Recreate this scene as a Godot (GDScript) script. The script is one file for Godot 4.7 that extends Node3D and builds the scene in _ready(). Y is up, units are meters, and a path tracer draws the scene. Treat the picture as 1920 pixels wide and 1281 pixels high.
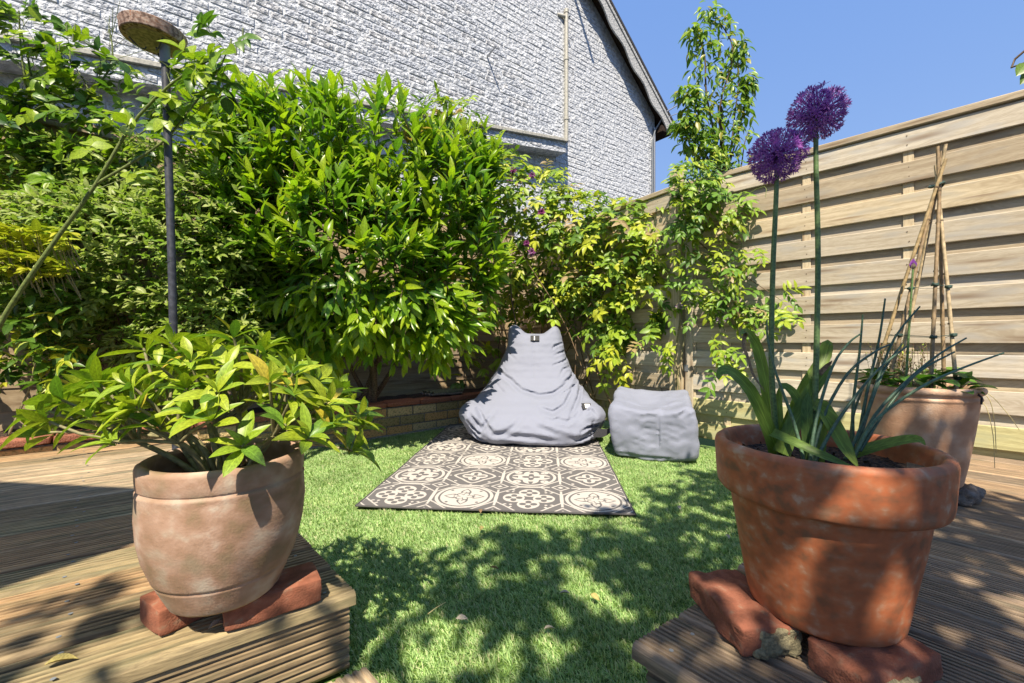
extends Node3D
# A small garden: lawn between two decks, beanbag on a rug, potted plants, fences, planter and the neighbour's gable wall.
# x is right, y is up, the camera looks along -z. Lengths in metres. W(x, d, y) takes the distance d in front of the camera.

const EYE := 0.75
const DECK := 0.19
const CL := Vector3(-0.351, 0.19, -0.959)   # corner of the left deck
const CR := Vector3(0.223, 0.19, -0.794)    # corner of the right deck
const SUN_AZ := 6.0
const SUN_EL := 54.0
const TO_SUN := Vector3(-0.0614, 0.809, 0.5846)

var R := RandomNumberGenerator.new()
var M := {}
var T := {}
var used := {}
var nz := FastNoiseLite.new()


func _ready() -> void:
	R.seed = 7
	nz.seed = 3
	nz.frequency = 1.0
	camera_and_light()
	make_textures()
	make_materials()
	print("materials ", Time.get_ticks_msec())
	ground_and_lawn()
	decks()
	house()
	fences()
	planter()
	print("structure ", Time.get_ticks_msec())
	rug()
	beanbag()
	pouf()
	print("bags ", Time.get_ticks_msec())
	pots()
	pot_supports()
	bird_bath()
	plants()
	print("plants ", Time.get_ticks_msec())
	small_things()
	shade_makers()
	print("done ", Time.get_ticks_msec())


func camera_and_light() -> void:
	var cam := Camera3D.new()
	cam.name = "camera"
	cam.fov = rad_to_deg(2.0 * atan(640.5 / 800.0))
	cam.near = 0.05
	cam.far = 400.0
	cam.position = Vector3(0, EYE, 0)
	add_child(cam)
	cam.current = true
	var sky_mat := ProceduralSkyMaterial.new()
	sky_mat.sky_top_color = Color(0.44, 0.60, 0.865)
	sky_mat.sky_horizon_color = Color(0.68, 0.80, 0.95)
	sky_mat.sky_curve = 0.22
	sky_mat.sky_energy_multiplier = 0.74
	sky_mat.ground_horizon_color = Color(0.62, 0.66, 0.66)
	sky_mat.ground_bottom_color = Color(0.30, 0.30, 0.25)
	sky_mat.sun_angle_max = 2.0
	var env := Environment.new()
	env.background_mode = Environment.BG_SKY
	env.sky = Sky.new()
	env.sky.sky_material = sky_mat
	env.tonemap_mode = Environment.TONE_MAPPER_LINEAR
	env.tonemap_exposure = 2.2
	env.sdfgi_enabled = true
	env.ssao_enabled = true
	env.ssil_enabled = true
	var we := WorldEnvironment.new()
	we.name = "environment"
	we.environment = env
	add_child(we)
	var sun := DirectionalLight3D.new()
	sun.name = "sun"
	sun.light_energy = 1.34
	sun.light_color = Color(1.0, 0.95, 0.87)
	sun.light_angular_distance = 0.53
	sun.shadow_enabled = true
	add_child(sun)
	var a := deg_to_rad(SUN_AZ)
	var e := deg_to_rad(SUN_EL)
	var towards := Vector3(sin(a) * cos(e), -sin(e), -cos(a) * cos(e))
	sun.look_at_from_position(Vector3.ZERO, towards, Vector3.UP)


# ---------------------------------------------------------------- helpers

func W(x: float, d: float, y: float) -> Vector3:
	return Vector3(x, y, -d)


func at(u: float, v: float, d: float) -> Vector3:
	return Vector3((u - 960.0) / 800.0 * d, EYE - (v - 640.5) / 800.0 * d, -d)


func frame(o: Vector3, x: Vector3) -> Transform3D:
	var ax := x.normalized()
	return Transform3D(Basis(ax, Vector3.UP, ax.cross(Vector3.UP)), o)


func rr(a: float, b: float) -> float:
	return R.randf_range(a, b)


func rdir() -> Vector3:
	var z := rr(-1, 1)
	var a := rr(0, TAU)
	var s := sqrt(1.0 - z * z)
	return Vector3(s * cos(a), z, s * sin(a))


func numbered(called: String, parent: Node) -> String:
	var key := "%d/%s" % [parent.get_instance_id(), called]
	var n: int = used.get(key, 0)
	used[key] = n + 1
	return called if n == 0 else "%s_%03d" % [called, n]


func lin(r: float, g: float, b: float) -> Color:
	return Color(r, g, b).linear_to_srgb()


func tag(o: Node, label: String, category: String, group := "") -> Node:
	o.set_meta("label", label)
	o.set_meta("category", category)
	if group:
		o.set_meta("group", group)
	return o


func thing(called: String, xf: Transform3D, label: String, category: String, group := "") -> Node3D:
	var o := Node3D.new()
	o.name = numbered(called, self)
	o.transform = xf
	add_child(o)
	tag(o, label, category, group)
	return o


func setting(called: String, xf := Transform3D()) -> Node3D:
	var o := Node3D.new()
	o.name = numbered(called, self)
	o.transform = xf
	add_child(o)
	o.set_meta("kind", "structure")
	return o


func part(called: String, mesh: Mesh, mat: Material, parent: Node, xf := Transform3D()) -> MeshInstance3D:
	var o := MeshInstance3D.new()
	o.name = numbered(called, parent)
	o.mesh = mesh
	o.material_override = mat
	o.transform = xf
	parent.add_child(o)
	return o


class MB:
	var v := PackedVector3Array()
	var n := PackedVector3Array()
	var uv := PackedVector2Array()
	var ix := PackedInt32Array()

	func quad(a: Vector3, b: Vector3, c: Vector3, d: Vector3, nrm: Vector3, ua := Vector2.ZERO, ub := Vector2.ZERO, uc := Vector2.ZERO, ud := Vector2.ZERO) -> void:
		var k := v.size()
		v.append_array([a, b, c, d])
		n.append_array([nrm, nrm, nrm, nrm])
		uv.append_array([ua, ub, uc, ud])
		if (b - a).cross(c - a).dot(nrm) + (c - a).cross(d - a).dot(nrm) > 0.0:
			ix.append_array([k, k + 2, k + 1, k, k + 3, k + 2])
		else:
			ix.append_array([k, k + 1, k + 2, k, k + 2, k + 3])

	func tri(a: Vector3, b: Vector3, c: Vector3, nrm: Vector3) -> void:
		var k := v.size()
		v.append_array([a, b, c])
		n.append_array([nrm, nrm, nrm])
		uv.append_array([Vector2(a.x, a.z), Vector2(b.x, b.z), Vector2(c.x, c.z)])
		if (b - a).cross(c - a).dot(nrm) > 0.0:
			ix.append_array([k, k + 2, k + 1])
		else:
			ix.append_array([k, k + 1, k + 2])

	func face(a: int, b: int, c: int) -> void:   # counter-clockwise seen from outside
		ix.append_array([a, c, b])

	func smooth() -> void:
		n.resize(v.size())
		n.fill(Vector3.ZERO)
		for i in range(0, ix.size(), 3):
			var a := v[ix[i]]
			var f := (v[ix[i + 2]] - a).cross(v[ix[i + 1]] - a)
			n[ix[i]] += f
			n[ix[i + 1]] += f
			n[ix[i + 2]] += f
		for i in n.size():
			n[i] = n[i].normalized() if n[i].length() > 1e-12 else Vector3.UP

	func append(o: MB, t: Transform3D) -> void:
		var k := v.size()
		v.append_array(t * o.v)
		var b := t.basis.orthonormalized()
		for q in o.n:
			n.append(b * q)
		uv.append_array(o.uv)
		for i in o.ix:
			ix.append(i + k)

	func mesh() -> ArrayMesh:
		var a := []
		a.resize(Mesh.ARRAY_MAX)
		if uv.size() != v.size():
			uv.resize(v.size())
		a[Mesh.ARRAY_VERTEX] = v
		a[Mesh.ARRAY_NORMAL] = n
		a[Mesh.ARRAY_TEX_UV] = uv
		a[Mesh.ARRAY_INDEX] = ix
		var m := ArrayMesh.new()
		m.add_surface_from_arrays(Mesh.PRIMITIVE_TRIANGLES, a)
		return m


func extrude(prof: PackedVector2Array, x0: float, x1: float, skew0 := 0.0, skew1 := 0.0, uvo := Vector2.ZERO, nx := 1, wob := 0.0, uvs := Vector2(0.3, 2.5)) -> MB:
	# profile points are (z, y); ends may be cut askew in z
	var m := MB.new()
	var p := prof
	var area := 0.0
	for i in p.size():
		area += p[i].cross(p[(i + 1) % p.size()])
	if area < 0.0:
		p = prof.duplicate()
		p.reverse()
	var along := 0.0
	var ph := R.randf() * 10.0
	for i in p.size():
		var a := p[i]
		var b := p[(i + 1) % p.size()]
		var e := b - a
		var nrm := Vector3(0, -e.x, e.y).normalized()
		var l := e.length()
		for k in nx:
			var f0 := float(k) / nx
			var f1 := float(k + 1) / nx
			var w0 := Vector3(0, sin(f0 * 5.0 + ph) * wob, cos(f0 * 4.0 + ph) * wob)
			var w1 := Vector3(0, sin(f1 * 5.0 + ph) * wob, cos(f1 * 4.0 + ph) * wob)
			var xa0 := lerpf(x0 + skew0 * a.x, x1 + skew1 * a.x, f0)
			var xa1 := lerpf(x0 + skew0 * a.x, x1 + skew1 * a.x, f1)
			var xb0 := lerpf(x0 + skew0 * b.x, x1 + skew1 * b.x, f0)
			var xb1 := lerpf(x0 + skew0 * b.x, x1 + skew1 * b.x, f1)
			m.quad(Vector3(xa0, a.y, a.x) + w0, Vector3(xa1, a.y, a.x) + w1, Vector3(xb1, b.y, b.x) + w1, Vector3(xb0, b.y, b.x) + w0, nrm,
				Vector2((xa0 - x0) * uvs.x, along * uvs.y) + uvo, Vector2((xa1 - x0) * uvs.x, along * uvs.y) + uvo, Vector2((xb1 - x0) * uvs.x, (along + l) * uvs.y) + uvo, Vector2((xb0 - x0) * uvs.x, (along + l) * uvs.y) + uvo)
		along += l
	var t := Geometry2D.triangulate_polygon(p)
	for side in 2:
		var f := float(side)
		var w := Vector3(0, sin(f * 5.0 + ph) * wob, cos(f * 4.0 + ph) * wob)
		for i in range(0, t.size(), 3):
			var q: Array[Vector3] = []
			for j in 3:
				var c := p[t[i + j]]
				q.append(Vector3((x0 + skew0 * c.x) if side == 0 else (x1 + skew1 * c.x), c.y, c.x) + w)
			var k := m.v.size()
			m.tri(q[0], q[1], q[2], Vector3(-1 if side == 0 else 1, 0, 0))
			for j in 3:
				m.uv[k + j] = uvo + Vector2(q[j].y * 0.5, q[j].z * uvs.y)
	return m


func rect(z0: float, z1: float, y0: float, y1: float, c: float) -> PackedVector2Array:
	return PackedVector2Array([Vector2(z0 + c, y0), Vector2(z1 - c, y0), Vector2(z1, y0 + c), Vector2(z1, y1 - c), Vector2(z1 - c, y1), Vector2(z0 + c, y1), Vector2(z0, y1 - c), Vector2(z0, y0 + c)])


func tube(m: MB, pts: Array, r0: float, r1: float, sides := 6, cap := true) -> void:
	var n := pts.size()
	var base := m.v.size()
	var ref := Vector3.UP
	if absf((pts[n - 1] - pts[0]).normalized().dot(ref)) > 0.9:
		ref = Vector3.RIGHT
	for i in n:
		var dir: Vector3 = (pts[mini(i + 1, n - 1)] - pts[maxi(i - 1, 0)]).normalized()
		var a := dir.cross(ref).normalized()
		var b := a.cross(dir).normalized()
		ref = b
		var r := lerpf(r0, r1, float(i) / maxf(1.0, n - 1.0))
		for k in sides:
			var t := TAU * k / sides
			var o := a * cos(t) + b * sin(t)
			m.v.append(pts[i] + o * r)
			m.n.append(o)
			m.uv.append(Vector2(float(k) / sides, i * 0.2))
	for i in n - 1:
		for k in sides:
			var p := base + i * sides + k
			var q := base + i * sides + (k + 1) % sides
			var nrm := m.n[p] + m.n[q]
			var f := (m.v[q] - m.v[p]).cross(m.v[p + sides] - m.v[p])
			if f.dot(nrm) > 0.0:
				m.face(p, q, q + sides)
				m.face(p, q + sides, p + sides)
			else:
				m.face(p, q + sides, q)
				m.face(p, p + sides, q + sides)
	if cap:
		for e in 2:
			var i := 0 if e == 0 else n - 1
			var dir: Vector3 = (pts[1] - pts[0]).normalized() * -1.0 if e == 0 else (pts[n - 1] - pts[n - 2]).normalized()
			for k in sides:
				var p := base + i * sides + k
				var q := base + i * sides + (k + 1) % sides
				m.tri(pts[i], m.v[p], m.v[q], dir)


func tube_mesh(pts: Array, r0: float, r1: float, sides := 6) -> ArrayMesh:
	var m := MB.new()
	tube(m, pts, r0, r1, sides)
	return m.mesh()


func curve(ctrl: Array, n: int) -> Array:
	var out := []
	var k := ctrl.size()
	for i in n + 1:
		var t := float(i) / n * (k - 1)
		var j := mini(int(t), k - 2)
		var f := t - j
		var p0: Vector3 = ctrl[maxi(j - 1, 0)]
		var p3: Vector3 = ctrl[mini(j + 2, k - 1)]
		out.append(ctrl[j].cubic_interpolate(ctrl[j + 1], p0, p3, f))
	return out


func lathe(prof: Array, sides := 48, noise := 0.0) -> ArrayMesh:
	# prof: Vector2(r, y) from inside bottom round to outside bottom, or any open line; smooth normals
	var m := MB.new()
	var n := prof.size()
	for i in n:
		for k in sides + 1:
			var t := TAU * k / sides
			var p: Vector2 = prof[i]
			var r := p.x + (nz.get_noise_3d(cos(t) * 3.0, p.y * 12.0, sin(t) * 3.0) * noise if p.x > 0.001 else 0.0)
			m.v.append(Vector3(cos(t) * r, p.y, sin(t) * r))
			m.uv.append(Vector2(float(k) / sides, float(i) / n))
	for i in n - 1:
		for k in sides:
			var a := i * (sides + 1) + k
			var b := a + sides + 1
			m.ix.append_array([a, b, a + 1, a + 1, b, b + 1])
	m.smooth()
	for i in n:   # join the seam
		var a := i * (sides + 1)
		var s := (m.n[a] + m.n[a + sides]).normalized()
		m.n[a] = s
		m.n[a + sides] = s
	return m.mesh()


func rough_block(size: Vector3, r: float, amp: float, freq: float, seed_: int, n := 8) -> ArrayMesh:
	var m := MB.new()
	var h := size * 0.5
	var f := FastNoiseLite.new()
	f.seed = seed_
	f.frequency = freq
	f.fractal_octaves = 4
	var index := {}
	var dirs: Array[Vector3] = [Vector3.RIGHT, Vector3.LEFT, Vector3.UP, Vector3.DOWN, Vector3.BACK, Vector3.FORWARD]
	for d in dirs:
		var a := Vector3(d.y, d.z, d.x)
		var b := d.cross(a)
		var grid := []
		for i in n + 1:
			for j in n + 1:
				var u := -cos(PI * i / n)
				var w := -cos(PI * j / n)
				u = lerpf(u, 2.0 * i / n - 1.0, 0.55)
				w = lerpf(w, 2.0 * j / n - 1.0, 0.55)
				var p := (d + a * u + b * w) * h
				var key := Vector3i((p * 20000.0).round())
				if not index.has(key):
					var inner := p.clamp(-(h - Vector3.ONE * r), h - Vector3.ONE * r)
					var o := (p - inner).normalized()
					var q := inner + o * r
					q += o * f.get_noise_3dv(q) * amp
					index[key] = m.v.size()
					m.v.append(q)
					m.uv.append(Vector2(q.x + q.z, q.y))
				grid.append(index[key])
		for i in n:
			for j in n:
				var p00: int = grid[i * (n + 1) + j]
				var p10: int = grid[(i + 1) * (n + 1) + j]
				var p11: int = grid[(i + 1) * (n + 1) + j + 1]
				var p01: int = grid[i * (n + 1) + j + 1]
				m.face(p00, p10, p11)
				m.face(p00, p11, p01)
	m.smooth()
	return m.mesh()


func smin(a: float, b: float, k: float) -> float:
	var h := maxf(k - absf(a - b), 0.0) / k
	return minf(a, b) - h * h * k * 0.25


func surface_net(lo: Vector3, hi: Vector3, cell: float, f: Callable, passes := 1) -> MB:
	const B := 4
	var nx := int(ceil((hi.x - lo.x) / cell / B)) * B
	var ny := int(ceil((hi.y - lo.y) / cell / B)) * B
	var nz_ := int(ceil((hi.z - lo.z) / cell / B)) * B
	var sx := nx + 1
	var sxy := sx * (ny + 1)
	var val := PackedFloat32Array()
	val.resize(sxy * (nz_ + 1))
	val.fill(1.0)
	var done := PackedByteArray()
	done.resize(val.size())
	for bz in range(0, nz_, B):
		for by in range(0, ny, B):
			for bx in range(0, nx, B):
				var c: float = f.call(lo + Vector3(bx + B * 0.5, by + B * 0.5, bz + B * 0.5) * cell)
				var far := absf(c) > cell * B * 1.6
				for z in range(bz, bz + B + 1):
					for y in range(by, by + B + 1):
						for x in range(bx, bx + B + 1):
							var i := x + y * sx + z * sxy
							if done[i]:
								continue
							if far:
								val[i] = c
							else:
								val[i] = f.call(lo + Vector3(x, y, z) * cell)
								done[i] = 1
	var m := MB.new()
	var at_ := {}
	var corner := [0, 1, sx, sx + 1, sxy, sxy + 1, sxy + sx, sxy + sx + 1]
	var off: Array[Vector3] = [Vector3(0, 0, 0), Vector3(1, 0, 0), Vector3(0, 1, 0), Vector3(1, 1, 0), Vector3(0, 0, 1), Vector3(1, 0, 1), Vector3(0, 1, 1), Vector3(1, 1, 1)]
	var edges := [[0, 1], [2, 3], [4, 5], [6, 7], [0, 2], [1, 3], [4, 6], [5, 7], [0, 4], [1, 5], [2, 6], [3, 7]]
	for z in nz_:
		for y in ny:
			for x in nx:
				var i := x + y * sx + z * sxy
				var s := 0
				for k in 8:
					if val[i + corner[k]] < 0.0:
						s += 1
				if s == 0 or s == 8:
					continue
				var sum := Vector3.ZERO
				var cnt := 0
				for e in edges:
					var a := val[i + corner[e[0]]]
					var b := val[i + corner[e[1]]]
					if (a < 0.0) != (b < 0.0):
						sum += off[e[0]].lerp(off[e[1]], a / (a - b))
						cnt += 1
				at_[i] = m.v.size()
				m.v.append(lo + (Vector3(x, y, z) + sum / cnt) * cell)
	var step := [1, sx, sxy]
	for i in at_:
		for ax in 3:
			var a := val[i]
			var b := val[i + step[ax]]
			if (a < 0.0) == (b < 0.0):
				continue
			var s1: int = step[(ax + 1) % 3]
			var s2: int = step[(ax + 2) % 3]
			if not (at_.has(i - s1) and at_.has(i - s2) and at_.has(i - s1 - s2)):
				continue
			var p0: int = at_[i]
			var p1: int = at_[i - s1]
			var p2: int = at_[i - s1 - s2]
			var p3: int = at_[i - s2]
			if a < 0.0:
				m.face(p0, p1, p2)
				m.face(p0, p2, p3)
			else:
				m.face(p0, p2, p1)
				m.face(p0, p3, p2)
	m.smooth()
	return m


# ---------------------------------------------------------------- textures and materials

func noise_tex(seed_: int, freq: float, cols: Array, size := 512, oct := 4, kind := FastNoiseLite.TYPE_SIMPLEX_SMOOTH, fractal := FastNoiseLite.FRACTAL_FBM) -> NoiseTexture2D:
	var t := NoiseTexture2D.new()
	var f := FastNoiseLite.new()
	f.seed = seed_
	f.noise_type = kind
	f.frequency = freq
	f.fractal_type = fractal
	f.fractal_octaves = oct
	t.width = size
	t.height = size
	t.seamless = true
	t.noise = f
	var g := Gradient.new()
	var offs := PackedFloat32Array()
	var cc := PackedColorArray()
	for i in cols.size():
		offs.append(cols[i][0])
		cc.append(cols[i][1])
	g.offsets = offs
	g.colors = cc
	t.color_ramp = g
	return t


func normal_tex(seed_: int, freq: float, strength: float, size := 512, oct := 5, kind := FastNoiseLite.TYPE_SIMPLEX_SMOOTH) -> NoiseTexture2D:
	var t := NoiseTexture2D.new()
	var f := FastNoiseLite.new()
	f.seed = seed_
	f.noise_type = kind
	f.frequency = freq
	f.fractal_octaves = oct
	t.width = size
	t.height = size
	t.seamless = true
	t.noise = f
	t.as_normal_map = true
	t.bump_strength = strength
	return t


func wood_image(w: int, h: int, seed_: int, knots: int, light: Color, dark: Color, knot: Color, stain: Color) -> ImageTexture:
	# grain runs along x; light and dark are linear
	var f := FastNoiseLite.new()
	f.seed = seed_
	f.frequency = 1.0
	f.fractal_octaves = 4
	var f2 := FastNoiseLite.new()
	f2.seed = seed_ + 9
	f2.frequency = 1.0
	f2.fractal_octaves = 3
	var rk := RandomNumberGenerator.new()
	rk.seed = seed_
	var ks := []
	for i in knots:
		ks.append(Vector3(rk.randf(), rk.randf() * h, rk.randf_range(5.0, 13.0)))
	var im := Image.create(w, h, false, Image.FORMAT_RGB8)
	for y in h:
		for x in w:
			var fx := float(x) / w
			var yy := float(y)
			var near := 0.0
			for k in ks:
				var dx: float = (fx - k.x) * 14.0
				if absf(dx) > 3.0:
					continue
				var dy: float = (y - k.y) / k.z
				var q := dx * dx * 3.0 + dy * dy
				yy += exp(-q * 0.25) * k.z * (1.3 if dy > 0.0 else -1.3)
				near = maxf(near, exp(-q * 2.2))
			var warp := f2.get_noise_2d(fx * 3.0, yy * 0.012) * 16.0
			var g := f.get_noise_2d(fx * 5.0, (yy + warp) * 0.09) * 0.55 + f.get_noise_2d(fx * 58.0 + 40.0, (yy + warp) * 0.55) * 0.62
			var ring := sin((yy + warp) * 0.34 + f2.get_noise_2d(fx * 2.0, 3.0) * 6.0)
			var s := clampf(0.5 + g * 1.1 + ring * 0.20, 0.0, 1.0)
			var c := dark.lerp(light, s)
			var st := clampf(f2.get_noise_2d(fx * 9.0 + 70.0, y * 0.02 + 5.0) * 1.6 - 0.15, 0.0, 0.75)
			c = c.lerp(stain, st)
			c = c.lerp(knot, near * 0.8)
			im.set_pixel(x, y, c.linear_to_srgb())
	return ImageTexture.create_from_image(im)


func leaf_image() -> ImageTexture:
	# paler midrib and side veins; multiplies the leaf's own colour
	var im := Image.create(96, 48, false, Image.FORMAT_RGB8)
	var f := FastNoiseLite.new()
	f.frequency = 0.09
	for y in 48:
		for x in 96:
			var a := absf(y - 23.5) / 24.0
			var b := 0.80 + f.get_noise_2d(x, y) * 0.16
			if a < 0.05:
				b = 1.0
			else:
				var vein := fposmod(x / 96.0 * 9.0 - a * 2.2, 1.0)
				if vein < 0.13:
					b += 0.10
			b = clampf(b, 0.0, 1.0)
			im.set_pixel(x, y, Color(b, b, b * 0.97))
	return ImageTexture.create_from_image(im)


func make_textures() -> void:
	T.fence = wood_image(1024, 256, 5, 22, Color(0.61, 0.545, 0.43), Color(0.425, 0.36, 0.265), Color(0.22, 0.15, 0.09), Color(0.44, 0.42, 0.38))
	T.deck = wood_image(1024, 256, 21, 6, Color(0.47, 0.36, 0.225), Color(0.215, 0.16, 0.10), Color(0.10, 0.07, 0.045), Color(0.145, 0.140, 0.085))
	T.leaf = leaf_image()
	T.patch = noise_tex(4, 0.012, [[0.25, Color(0.72, 0.72, 0.72)], [0.75, Color(1, 1, 1)]], 512, 5)
	T.bump = normal_tex(8, 0.03, 9.0, 512, 6)
	T.fine = normal_tex(9, 0.12, 6.0, 512, 3)
	T.paint = noise_tex(12, 0.02, [[0.2, Color(0.63, 0.64, 0.66)], [0.45, Color(0.73, 0.745, 0.765)], [0.8, Color(0.80, 0.81, 0.825)]], 512, 6)
	T.clay = noise_tex(31, 0.011, [[0.14, Color(0.46, 0.32, 0.22)], [0.34, Color(0.60, 0.35, 0.22)], [0.52, Color(0.67, 0.38, 0.23)], [0.70, Color(0.66, 0.44, 0.31)], [0.9, Color(0.71, 0.60, 0.51)]], 512, 6)
	T.old_clay = noise_tex(32, 0.010, [[0.15, Color(0.48, 0.41, 0.30)], [0.4, Color(0.58, 0.46, 0.37)], [0.6, Color(0.66, 0.54, 0.46)], [0.85, Color(0.73, 0.68, 0.61)]], 512, 6)
	T.pale_clay = noise_tex(33, 0.009, [[0.15, Color(0.66, 0.49, 0.37)], [0.5, Color(0.76, 0.61, 0.49)], [0.85, Color(0.82, 0.73, 0.64)]], 512, 6)
	T.red = noise_tex(34, 0.018, [[0.2, Color(0.52, 0.33, 0.25)], [0.5, Color(0.60, 0.38, 0.29)], [0.72, Color(0.64, 0.43, 0.34)], [0.92, Color(0.63, 0.54, 0.46)]], 512, 6)
	T.yellow_brick = noise_tex(35, 0.016, [[0.2, Color(0.58, 0.51, 0.34)], [0.45, Color(0.74, 0.65, 0.46)], [0.65, Color(0.82, 0.72, 0.52)], [0.85, Color(0.79, 0.63, 0.44)]], 512, 6)
	T.soil = noise_tex(36, 0.05, [[0.2, Color(0.13, 0.10, 0.08)], [0.55, Color(0.27, 0.20, 0.15)], [0.8, Color(0.44, 0.35, 0.27)]], 512, 6)
	T.rust = noise_tex(37, 0.02, [[0.2, Color(0.26, 0.20, 0.17)], [0.42, Color(0.50, 0.38, 0.32)], [0.6, Color(0.66, 0.61, 0.57)], [0.8, Color(0.60, 0.42, 0.32)]], 512, 6)
	T.turf = noise_tex(38, 0.04, [[0.2, Color(0.22, 0.32, 0.12)], [0.6, Color(0.36, 0.48, 0.19)], [0.85, Color(0.46, 0.50, 0.26)]], 512, 5)
	T.bark = noise_tex(39, 0.03, [[0.2, Color(0.20, 0.15, 0.11)], [0.6, Color(0.40, 0.32, 0.25)], [0.9, Color(0.52, 0.46, 0.38)]], 256, 5)
	T.weave = normal_tex(40, 0.25, 4.0, 256, 2, FastNoiseLite.TYPE_VALUE)


func mat(albedo: Color, rough := 0.85, tex: Texture2D = null, tri := 0.0, normal: Texture2D = null, nscale := 1.0) -> StandardMaterial3D:
	var m := StandardMaterial3D.new()
	m.albedo_color = albedo
	m.roughness = rough
	m.albedo_texture = tex
	if tri > 0.0:
		m.uv1_triplanar = true
		m.uv1_scale = Vector3.ONE * tri
	if normal:
		m.normal_enabled = true
		m.normal_texture = normal
		m.normal_scale = nscale
	return m


func leaf_mat(c: Color, rough: float, back: float, copies := false) -> StandardMaterial3D:
	var m := mat(Color.WHITE if copies else c.linear_to_srgb(), rough, T.leaf)
	m.vertex_color_use_as_albedo = copies
	m.backlight_enabled = true
	m.backlight = lin(0.85 * back, 1.0 * back, 0.45 * back)
	m.metallic_specular = 0.45
	return m


func make_materials() -> void:
	M.fence = mat(Color(1, 1, 1), 0.85, T.fence, 0.0)
	M.fence_tints = [M.fence, mat(Color(0.93, 0.92, 0.90), 0.85, T.fence), mat(Color(1.0, 0.97, 0.90), 0.85, T.fence), mat(Color(0.88, 0.85, 0.80), 0.85, T.fence)]
	M.fence_green = mat(Color(0.96, 0.98, 0.80), 0.88, T.fence)
	M.dark_fence = mat(Color(0.84, 0.78, 0.70), 0.9, T.fence)
	M.dark_fence_tints = [M.dark_fence, mat(Color(0.78, 0.73, 0.66), 0.9, T.fence), mat(Color(0.88, 0.82, 0.72), 0.9, T.fence)]
	M.deck_left = [mat(Color(1, 1, 1), 0.82, T.deck), mat(Color(0.92, 0.93, 0.86), 0.82, T.deck), mat(Color(1.0, 0.93, 0.84), 0.82, T.deck), mat(Color(0.86, 0.85, 0.80), 0.82, T.deck)]
	M.deck_right = [mat(Color(0.92, 0.90, 0.92), 0.72, T.deck), mat(Color(0.84, 0.83, 0.85), 0.72, T.deck), mat(Color(0.98, 0.94, 0.92), 0.72, T.deck)]
	M.paint = mat(Color(1, 1, 1), 0.8, T.paint, 1.3, T.bump, 1.0)
	M.paint_tints = [M.paint, mat(Color(0.96, 0.965, 0.975), 0.8, T.paint, 1.7, T.bump, 1.6), mat(Color(0.98, 0.97, 0.96), 0.8, T.paint, 1.1, T.bump, 1.2), mat(Color(0.92, 0.93, 0.95), 0.82, T.paint, 2.1, T.bump, 1.7)]
	M.render = mat(Color(0.97, 0.97, 0.98), 0.85, T.paint, 0.6, T.fine, 0.5)
	M.cream = mat(Color(0.89, 0.86, 0.78), 0.5, T.paint, 3.0)
	M.slate = mat(lin(0.045, 0.04, 0.038), 0.8, T.patch, 2.0)
	M.board_paint = mat(Color(0.90, 0.89, 0.86), 0.7, T.paint, 2.0, T.bump, 0.6)
	M.soffit = mat(lin(0.23, 0.16, 0.09), 0.85, T.bark, 3.0)
	M.grey_pipe = mat(lin(0.18, 0.20, 0.22), 0.5)
	M.zinc = mat(lin(0.35, 0.36, 0.38), 0.4)
	M.zinc.metallic = 0.8
	M.yellow_brick = [mat(Color(1, 1, 1), 0.9, T.yellow_brick, 5.0, T.bump, 0.8), mat(Color(0.86, 0.84, 0.80), 0.9, T.yellow_brick, 4.0, T.bump, 0.8), mat(Color(1.0, 0.90, 0.80), 0.9, T.yellow_brick, 6.0, T.bump, 0.8), mat(Color(0.78, 0.79, 0.74), 0.9, T.yellow_brick, 4.6, T.bump, 0.8)]
	M.mortar = mat(Color(0.58, 0.55, 0.50), 0.95, T.patch, 8.0, T.fine, 1.0)
	M.footing = mat(Color(0.66, 0.65, 0.62), 0.95, T.patch, 6.0, T.bump, 1.0)
	M.coping = [mat(Color(1.0, 0.96, 0.94), 0.92, T.red, 9.0, T.bump, 1.4), mat(Color(0.90, 0.88, 0.86), 0.92, T.red, 8.0, T.bump, 1.4), mat(Color(1.0, 0.98, 0.97), 0.92, T.red, 11.0, T.bump, 1.4)]
	M.soil = mat(Color(1, 1, 1), 0.98, T.soil, 4.0, T.bump, 2.0)
	M.crumb = mat(Color(0.9, 0.85, 0.8), 0.98, T.soil, 14.0)
	M.terracotta = mat(Color(1, 1, 1), 0.62, T.clay, 4.2, T.fine, 0.03)
	M.old_clay = mat(Color(1, 1, 1), 0.78, T.old_clay, 2.4, T.fine, 0.1)
	M.pale_clay = mat(Color(1, 1, 1), 0.8, T.pale_clay, 2.2, T.fine, 0.2)
	M.red_brick = mat(Color(0.88, 0.84, 0.80), 0.9, T.red, 3.0, T.fine, 0.25)
	M.broken_brick = mat(Color(0.86, 0.82, 0.80), 0.92, T.red, 3.0, T.fine, 0.35)
	M.stone = mat(lin(0.24, 0.21, 0.18), 0.95, T.patch, 6.0, T.bump, 1.6)
	M.crust = mat(lin(0.30, 0.26, 0.15), 0.95, T.patch, 20.0, T.bump, 2.0)
	M.fabric = mat(lin(0.208, 0.224, 0.285), 0.82, null, 9.0, T.weave, 0.35)
	M.fabric.rim_enabled = true
	M.fabric.rim = 0.3
	M.seam = mat(lin(0.16, 0.165, 0.21), 0.9)
	M.black_tag = mat(lin(0.02, 0.02, 0.022), 0.7)
	M.white_tag = mat(lin(0.8, 0.8, 0.78), 0.7)
	M.strap = mat(lin(0.03, 0.03, 0.035), 0.85, null, 30.0, T.weave, 0.8)
	M.rust = mat(Color(1, 1, 1), 0.7, T.rust, 3.0, T.bump, 0.15)
	M.rust.metallic = 0.25
	M.dish_under = mat(lin(0.34, 0.28, 0.17), 0.8, T.patch, 6.0, T.bump, 0.15)
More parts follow.
